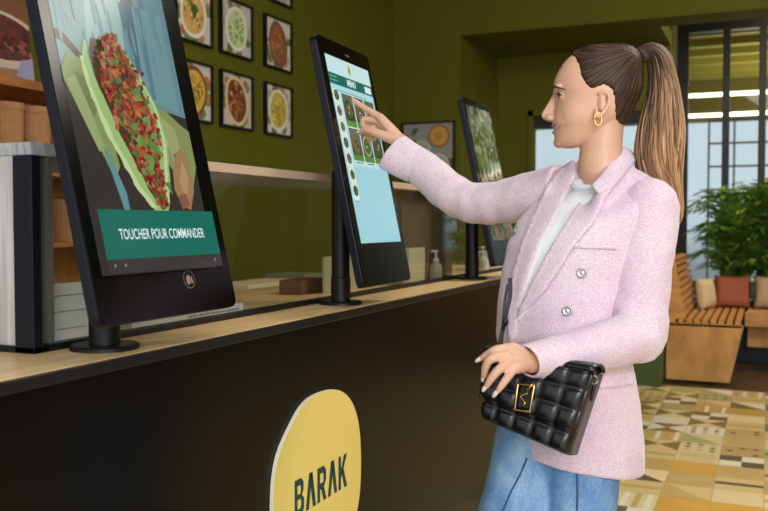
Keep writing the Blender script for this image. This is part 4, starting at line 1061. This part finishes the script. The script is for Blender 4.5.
# ---- jacket
jk = MB()
def ring(px, py, D, a, b, e=2.4, n=48, drop=0, lift=0):
    out = []
    c = PX(px, py, D)
    for i in range(n):
        t = 2*PI*i/n; cs, sn = math.cos(t), math.sin(t); k = (abs(cs)**e+abs(sn)**e)**(-1/e)
        out.append(c + LAT*(a*k*cs) + FWD*(b*k*sn) - UV*(drop*max(0, sn)**3 - lift*(-.68*cs+.733*sn)))
    return out
jk.loft([ring(606,178,1.985,.060,.052,drop=.045), ring(606,184,1.985,.09,.064,drop=.04), ring(604,192,1.985,.14,.085,drop=.03), ring(600,203,1.985,.165,.102,drop=.012), ring(588,222,1.98,.165,.125), ring(579,245,1.975,.160,.138), ring(571,275,1.97,.153,.138), ring(565,305,1.96,.146,.134), ring(561,335,1.95,.144,.128), ring(567,365,1.95,.148,.116), ring(571,400,1.945,.153,.120), ring(572,436,1.94,.156,.124,lift=.012), ring(571,457,1.94,.157,.126,lift=.022), ring(571,459,1.94,.152,.121,lift=.022)])
# shoulders and sleeves
sA, sB = MB(), MB()
chain(jk, [PX(608,190,1.985), PX(628,190,1.95), PX(646,199,1.91)], [.05,.050,.046], n=24)
chain(jk, [PX(600,186,1.99), PX(580,184,2.03), PX(565,188,2.06)], [.05,.050,.050], n=24)
chain(sA, [PX(650,206,1.885), PX(648,240,1.865), PX(644,285,1.84), PX(641,322,1.82), PX(640,338,1.81)], [.061,.058,.054,.055,.053], n=28)
chain(sA, [PX(642,334,1.81), PX(620,342,1.78), PX(585,351,1.735), PX(552,358,1.705), PX(536,361,1.692)], [.053,.052,.045,.040,.037], n=28, ends=False)
chain(sB, [PX(562,190,2.07), PX(535,195,2.12), PX(505,202,2.18), PX(475,203,2.235), PX(452,194,2.275), PX(425,170,2.34), PX(402,156,2.38)], [.062,.059,.055,.053,.051,.049,.049], n=28, ends=False)
chain(jk, [PX(624,176,1.955), PX(613,187,1.915), PX(604,199,1.885), PX(598,212,1.875)], [.030,.026,.022,.018], n=16)
def joined(meshes):
    bm = bmesh.new()
    for m_ in meshes: bm.from_mesh(m_)
    me = bpy.data.meshes.new('blazer'); bm.to_mesh(me); bm.free(); return me
jm = joined([remesh(jk, .004, 6, .5), remesh(sA, .0035, 2, .5), remesh(sB, .0035, 2, .5)])
jm.update()
A1, A2, A3 = PX(652,210,1.88), PX(645,335,1.82), PX(530,361,1.69)
B1, B2, B3 = PX(560,187,2.075), PX(470,205,2.24), PX(394,150,2.40)
nrm = [v.normal.copy() for v in jm.vertices]
for v, nn in zip(jm.vertices, nrm):
    p = v.co; d = .0030*noise.noise(p*11) + .0012*noise.noise(p*40)
    dA = min((p-A1.lerp(A2, seg_t(p,A1,A2))).length, (p-A2.lerp(A3, seg_t(p,A2,A3))).length)
    dB = min((p-B1.lerp(B2, seg_t(p,B1,B2))).length, (p-B2.lerp(B3, seg_t(p,B2,B3))).length)
    if dA < .085 or dB < .085:
        e, a, c = (A2, A1, A3) if dA < dB else (B2, B1, B3)
        ax = ((e-a) if (p-e).dot(e-a) < 0 or True else (c-e)).normalized(); s_ = (p-e).length
        ax2 = (c-a).normalized(); w = math.exp(-(s_/.13)**2)
        q = p.dot(ax2); d += (.0020*w+.0005)*math.sin(q*95 + 5*noise.noise(p*9)) * (.6+.6*noise.noise(p*16+Vector((5,1,2))))
    v.co = p + nn*d
jo = link('blazer', jm, M_tweed, woman)
bvK = BVHTree.FromPolygons([v.co for v in jm.vertices], [p.vertices for p in jm.polygons])
def patch(name, poly, m, off, th, step=3.0, parent=woman, edge_drop=0.0, puff=None, bv=None, far=None, smooth_n=2):
    """cloth piece cut to an outline and laid on the blazer"""
    bv = bv or bvK; pts = []
    n = len(poly)
    for i in range(n):
        (x0,y0),(x1,y1) = poly[i], poly[(i+1)%n]; k = max(1, int(math.hypot(x1-x0, y1-y0)/step))
        for j in range(k): pts.append(Vector((x0+(x1-x0)*j/k, y0+(y1-y0)*j/k)))
    nb = len(pts); edges = [(i, (i+1)%nb) for i in range(nb)]
    x0, x1 = min(p.x for p in pts), max(p.x for p in pts); y0, y1 = min(p.y for p in pts), max(p.y for p in pts)
    x = x0
    while x < x1:
        y = y0
        while y < y1:
            if sdf_poly(x, y, poly) < -step*.6: pts.append(Vector((x, y)))
            y += step
        x += step
    vs, es, fs, *_ = delaunay_2d_cdt(pts, edges, [], 1, 1e-4)
    dep = []; dirs = []
    for p in vs:
        d = (PX(p.x, p.y, 2.0)-CAMP).normalized(); h = bv.ray_cast(CAMP, d); dirs.append(d)
        dep.append(((h[0]-CAMP).length, h[1]) if h[0] is not None else None)
    good = [i for i, q in enumerate(dep) if q and q[0] < 2.15+.0]
    for i, q in enumerate(dep):
        if i not in good and good or (q and q[0] >= 2.15):
            j = min(good, key=lambda g_: (vs[g_]-vs[i]).length); dep[i] = dep[j]
    nb_ = [[] for _ in vs]
    for a, b in es: nb_[a].append(b); nb_[b].append(a)
    dd = [q[0] for q in dep]
    for _ in range(smooth_n): dd = [(dd[i]+sum(dd[j] for j in nb_[i]))/(1+len(nb_[i])) for i in range(len(vs))]
    bm = bmesh.new(); V = []
    for i, p in enumerate(vs):
        e = puff(p.x, p.y) if puff else 0
        V.append(bm.verts.new(CAMP + dirs[i]*(min(dd[i], dep[i][0]+.004) - off - e)))
    for f in fs:
        try: bm.faces.new([V[i] for i in f])
        except ValueError: pass
    bm.normal_update()
    for f in bm.faces:
        if f.normal.dot(CAMP-f.calc_center_median()) < 0: f.normal_flip()
    me = bpy.data.meshes.new(name); bm.to_mesh(me); bm.free()
    o = link(name, me, m, parent); s = o.modifiers.new('thick', 'SOLIDIFY'); s.thickness = th; s.offset = -1
    return o
# shirt in the opening, lapels, collar, pocket, front edge
patch('shirt', [(575,179),(594,179),(604,186),(600,196),(585,215),(565,243),(546,275),(530,305),(518,322),(516,300),(526,272),(534,252),(540,234),(550,212),(562,190)], M_shirt, .0060, .005, puff=lambda x, y: .0012*math.sin((x+y*.6)*.45))
# her right lapel (image left) with its collar
patch('lapel', [(572,160),(560,168),(548,184),(534,212),(522,240),(512,272),(508,300),(507,330),(512,352),(517,325),(520,304),(528,278),(537,252),(550,227),(562,203),(571,186),(577,172)], M_tweed, .011, .007)
# her left lapel (large, towards the camera)
patch('lapel', [(599,179),(609,181),(612,190),(604,199),(603,206),(596,219),(584,234),(574,245),(560,268),(545,290),(530,306),(517,318),(519,309),(530,285),(546,255),(560,232),(575,208)], M_tweed, .012, .007)
def band(name, prs, m, th, sub=5):
    A_ = [(PX(*p), PX(*q)) for p, q in prs]; rows = []
    for i in range(len(A_)-1):
        for j in range(sub):
            t = j/sub; row = []
            for s_ in (0,1):
                p0, p1, p2, p3 = A_[max(0,i-1)][s_], A_[i][s_], A_[i+1][s_], A_[min(len(A_)-1,i+2)][s_]
                row.append(.5*((2*p1)+(p2-p0)*t+(2*p0-5*p1+4*p2-p3)*t*t+(3*p1-p0-3*p2+p3)*t**3))
            rows.append(row)
    rows.append(list(A_[-1])); cen = sum((r[0] for r in rows), Vector())/len(rows); out = []
    for p, q in rows:
        mid = p.lerp(q,.45); o_ = (mid-cen); o_.z = 0; o_.normalize(); out.append([p, p.lerp(q,.2)+o_*.006+UV*.002, mid+o_*.007, p.lerp(q,.75)+o_*.004, q])
    mb = MB(); mb.loft(out, closed=False); o = hm(mb, name, m); s_ = o.modifiers.new('t','SOLIDIFY'); s_.thickness = th; s_.offset = 0; return o
band('collar', [((591,186,1.885),(604,199,1.865)),((601,175,1.905),(613,188,1.87)),((611,161,1.935),(625,174,1.90)),((619.5,151,1.965),(633,163,1.95)),((624,148,2.00),(634,160,2.01)),((619,150,2.035),(620,162,2.06)),((600,156,2.055),(594,167,2.08)),((585,160,2.045),(576,168,2.07)),((577,166,2.02),(566,174,2.03))], M_tweed, .007)
mb = MB(); mb.loft([ring(601,180,1.975,.060,.058,drop=.020), ring(601,186,1.975,.058,.060,drop=.020), ring(598,196,1.975,.075,.072,drop=.018), ring(589,216,1.975,.11,.104,drop=.01), ring(579,245,1.975,.125,.116), ring(571,275,1.97,.12,.115), ring(563,330,1.95,.115,.10), ring(563,400,1.95,.115,.095)])
hm(mb, 'shirt_body', M_shirt)
mb = MB(); nk = [PX(601,179,1.975) + LAT*(.064*math.cos(2*PI*k/40)) + FWD*(.060*math.sin(2*PI*k/40)) - UV*(.021*max(0,math.sin(2*PI*k/40))) for k in range(41)]
mb.tube(nk, .0055, 8, cap=False); hm(mb, 'shirt_neckline', M_shirt)
patch('pocket_welt', [(574.5,243),(597,243.5),(617,245.5),(617,250),(596,248.5),(574,248)], M_tweed, .005, .003, step=2)
patch('pocket_flap', [(597,368),(615,366),(632,362),(635,378),(634,384),(615,388),(599,389)], M_tweed, .006, .004, step=2.5)
# buttons
def button(px, py, par=woman):
    h = (None,)
    while h[0] is None or (h[0]-CAMP).length > 2.15: px += .5; h = bvK.ray_cast(CAMP, (PX(px, py, 2)-CAMP).normalized())
    nn = h[1].normalized(); c = h[0]; q = nn.to_track_quat('Z','Y').to_matrix().to_4x4(); q.translation = c + nn*.001
    mb = MB(); mb.lathe([(.0095,0),(.0105,.002),(.0105,.004),(.0088,.0055),(.0075,.0042),(.003,.0045),(.0005,.0058)], n=24, M=q)
    for k in range(6): a = 2*PI*k/6; mb.lathe([(.0016,.004),(.0012,.006),(.0003,.0066)], n=6, M=q @ Matrix.Translation((.0052*math.cos(a), .0052*math.sin(a), 0)))
    o = mb.build('button', M_silver, smooth=True); o.parent = par; o.matrix_parent_inverse = Matrix.Translation(-woman.location)
for b_ in ((581.7,273),(567,311),(515,231.5)): button(*b_)
def cuff(T, B_, K, kr, dd, name='cuff'):
    T, B_, K = PX(*T), PX(*B_), PX(*K); C_ = (T+B_)/2; e1 = (T-B_)/2; ax = (C_-K).normalized(); e2 = ax.cross(e1).normalized()*dd
    k1 = e2.cross(ax).normalized()*kr; k1 = k1 if k1.dot(e1) > 0 else -k1; k2 = e2.normalized()*kr; n = 40
    rg = lambda c_, a_, b_, s: [c_ + a_*s*math.cos(2*PI*i/n) + b_*s*math.sin(2*PI*i/n) for i in range(n)]
    mid = lambda t, s: rg(K.lerp(C_, t), k1.lerp(e1, t), k2.lerp(e2, t), s)
    mb = MB(); mb.loft([mid(0,.97), mid(.3,1.0), mid(.6,1.0), mid(.9,1.0), mid(.97,.99), mid(1,.96), mid(1,.90), mid(.6,.84), mid(.2,.8)], cap=False)
    o = hm(mb, name, M_tweed); return o
cuff((405.5,136,2.375), (379.5,168.5,2.375), (418,167,2.35), .049, .046)
cuff((520.5,345,1.68), (533.5,377.5,1.675), (549,358.5,1.705), .040, .036)
# ---- nails
def nail(tip, prev, updir):
    d = (tip-prev).normalized(); u = (updir - d*updir.dot(d)).normalized(); w = d.cross(u)
    mb = MB(); ellipsoid(mb, tip + u*.0028 + d*.005, w*.0044, d*.0095, u*.0028, 14, 8); return hm(mb, 'fingernail', M_nail)
for t_, p_ in (((481.5,358.3,1.672),(488,354.2,1.665)), ((484,376,1.660),(485.5,367,1.648)), ((486.5,386,1.640),(491,378.8,1.633)), ((497.5,391.5,1.624),(501,386.5,1.620))):
    nail(PX(*t_), PX(*p_), (CAMP-PX(*t_)).normalized()*.8 - RV*.5)
nail(PX(351,98.8,2.447), PX(357.5,103.3,2.437), UV); nail(PX(360.5,131.8,2.412), PX(367,129.5,2.40), -RV*.2 - FV*.6 + UV*.3)
# ================= shoulder bag
bp = PX(530,455,1.70); bag = empty('shoulder_bag', tuple(bp)); tag(bag, 'black woven leather shoulder bag with a gold buckle held under the hand', 'bag')
bg_i = Matrix.Translation(-bp)
def bg(mb, name, m, smooth=True, **k): o = mb.build(name, m, smooth=smooth, **k); o.parent = bag; o.matrix_parent_inverse = bg_i; return o
BLc, BRc, TRc, TLc = PX(477,417,1.745), PX(566,456,1.635), PX(593,373,1.645), PX(487,352,1.76)
bn_ = ((BRc-BLc).cross(TLc-BLc)).normalized()
if bn_.dot(CAMP-BLc) < 0: bn_ = -bn_
def bil(u, v): return (BLc*(1-u)+BRc*u)*(1-v) + (TLc*(1-u)+TRc*u)*v
def quilt(u0, u1, v0, v1, nu, nv, base, amp, wrap, edge=.03, thick=.06, ns=9):
    """closed puffed block sheet wrapping to the gussets"""
    mb = MB(); G = []; Nu, Nv = nu*ns, nv*ns
    for j in range(Nv+1):
        row = []
        for i in range(Nu+1):
            u, v = i/Nu, j/Nv; fu, fv = (u*nu) % 1, (v*nv) % 1
            iu, iv = min(nu-1, int(u*nu)), min(nv-1, int(v*nv)); par = (iu+iv) % 2
            su, sv_ = abs(math.sin(PI*fu)), abs(math.sin(PI*fv))
            hgt = (max(su,1e-4)**.45)*(max(sv_,1e-4)**.30) if par else (max(su,1e-4)**.30)*(max(sv_,1e-4)**.45)
            uu, vv = u0+(u1-u0)*u, v0+(v1-v0)*v
            round_ = -.012*max(0, (abs(u-.5)*2-.86)/.14)**2 - (.010*max(0, (abs(v-.5)*2-.86)/.14)**2 if wrap else 0)
            row.append(bil(uu, vv) + bn_*(base + amp*hgt*(1.0 if par else .8) + round_))
        G.append(row)
    back = [[p - bn_*thick*.98 - bn_*0 for p in row] for row in G] if False else None
    # rim then flat back
    Rim = [[bil(u0+(u1-u0)*i/Nu, v0+(v1-v0)*j/Nv) + bn_*(base-thick) for i in range(Nu+1)] for j in range(Nv+1)]
    bm = mb.bm; F = [[bm.verts.new(p) for p in r] for r in G]; K = [[bm.verts.new(p) for p in r] for r in Rim]
    for j in range(Nv):
        for i in range(Nu):
            bm.faces.new((F[j][i],F[j][i+1],F[j+1][i+1],F[j+1][i])); bm.faces.new((K[j][i],K[j+1][i],K[j+1][i+1],K[j][i+1]))
    for j in range(Nv): bm.faces.new((F[j][0],F[j+1][0],K[j+1][0],K[j][0])); bm.faces.new((F[j][Nu],K[j][Nu],K[j+1][Nu],F[j+1][Nu]))
    for i in range(Nu): bm.faces.new((F[0][i],K[0][i],K[0][i+1],F[0][i+1])); bm.faces.new((F[Nv][i],F[Nv][i+1],K[Nv][i+1],K[Nv][i]))
    return mb
bg(quilt(0,1,0,1,5,4,0,.007,True,thick=.062), 'bag_body', M_leather)
bg(quilt(-.015,1.015,.30,1.03,5,3,.010,.007,True,thick=.010), 'front_flap', M_leather)
# flap top going over
mb = MB(); rows = []
for k in range(9):
    a = PI*k/8; rows.append([bil(u, 1.02) + bn_*(-.026+.034*math.cos(a)) + (TLc-BLc).normalized()*(.016*math.sin(a)) for u in [-.015+1.03*i/20 for i in range(21)]])
mb.loft(rows, closed=False); o = bg(mb, 'flap_top', M_leather); s = o.modifiers.new('t','SOLIDIFY'); s.thickness = .004
# gold buckle
mb = MB(); cu, cv = .47, .50
fr = [(.40,.66),(.555,.70),(.575,.36),(.425,.32)]
P_ = [bil(u, v) + bn_*.0205 for u, v in fr]; P_.append(P_[0])
for a, b in zip(P_, P_[1:]): chain(mb, [a, b], [.0022,.0022], n=8, sub=1)
bg(mb, 'buckle', M_gold)
mb = MB(); S_ = []
for k in range(22):
    t = k/21; S_.append(bil(.487+.028*math.sin(t*2*PI*1.1+.5), .42+.16*t) + bn_*.0225)
mb.tube(S_, .0017, 8); mb.tube([bil(.50,.60)+bn_*.0225, bil(.545,.73)+bn_*.0225], .0018, 8); bg(mb, 'buckle_emblem', M_gold)
mb = MB(); mb.prism([bil(u, v) + bn_*.0168 for u, v in ((.43,.63),(.54,.66),(.55,.40),(.445,.37))], bn_*.002); bg(mb, 'buckle_tab', M_leather, smooth=False)
# strap
def strap(pts, w, name='strap', th=.003, nrmv=None):
    P_ = [PX(*p) for p in pts]; mb = MB(); rows = []
    fine = []
    for i in range(len(P_)-1):
        for j in range(6):
            t = j/6; p0, p1, p2, p3 = P_[max(0,i-1)], P_[i], P_[i+1], P_[min(len(P_)-1,i+2)]
            fine.append(.5*((2*p1)+(p2-p0)*t+(2*p0-5*p1+4*p2-p3)*t*t+(3*p1-p0-3*p2+p3)*t**3))
    fine.append(P_[-1])
    for i, p in enumerate(fine):
        t = (fine[min(i+1,len(fine)-1)]-fine[max(i-1,0)]).normalized(); n_ = (CAMP-p).normalized(); s_ = t.cross(n_).normalized(); n_ = s_.cross(t)
        rows.append([p+s_*w/2+n_*th/2, p-s_*w/2+n_*th/2, p-s_*w/2-n_*th/2, p+s_*w/2-n_*th/2])
    mb.loft(rows); return bg(mb, name, M_black, smooth=False)
strap([(510,278,1.845),(510,296,1.835),(505,318,1.82),(501,338,1.79),(497,352,1.765)], .009)
strap([(508,284,1.84),(505,300,1.83),(503,322,1.815),(502,340,1.79),(500,352,1.765)], .006)
chk = MB(); ellipsoid(chk, PX(505.5,322,1.80), RV*.006, FV*.004, UV*.009); bg(chk, 'strap_knot', M_black)
strap([(592,375,1.652),(597,372,1.68),(600,366,1.73),(604,352,1.77)], .014)
mb = MB(); c = PX(594.5,380,1.648); pts = [c + RV*(.006*math.cos(2*PI*k/16)) + UV*(.008*math.sin(2*PI*k/16)) for k in range(17)]; mb.tube(pts, .0014, 6); bg(mb, 'strap_ring', M_silver)
chm = MB(); chain(chm, [PX(594.5,384,1.65), PX(591,400,1.65)], [.004,.003], n=8); bg(chm, 'strap_loop', M_leather)
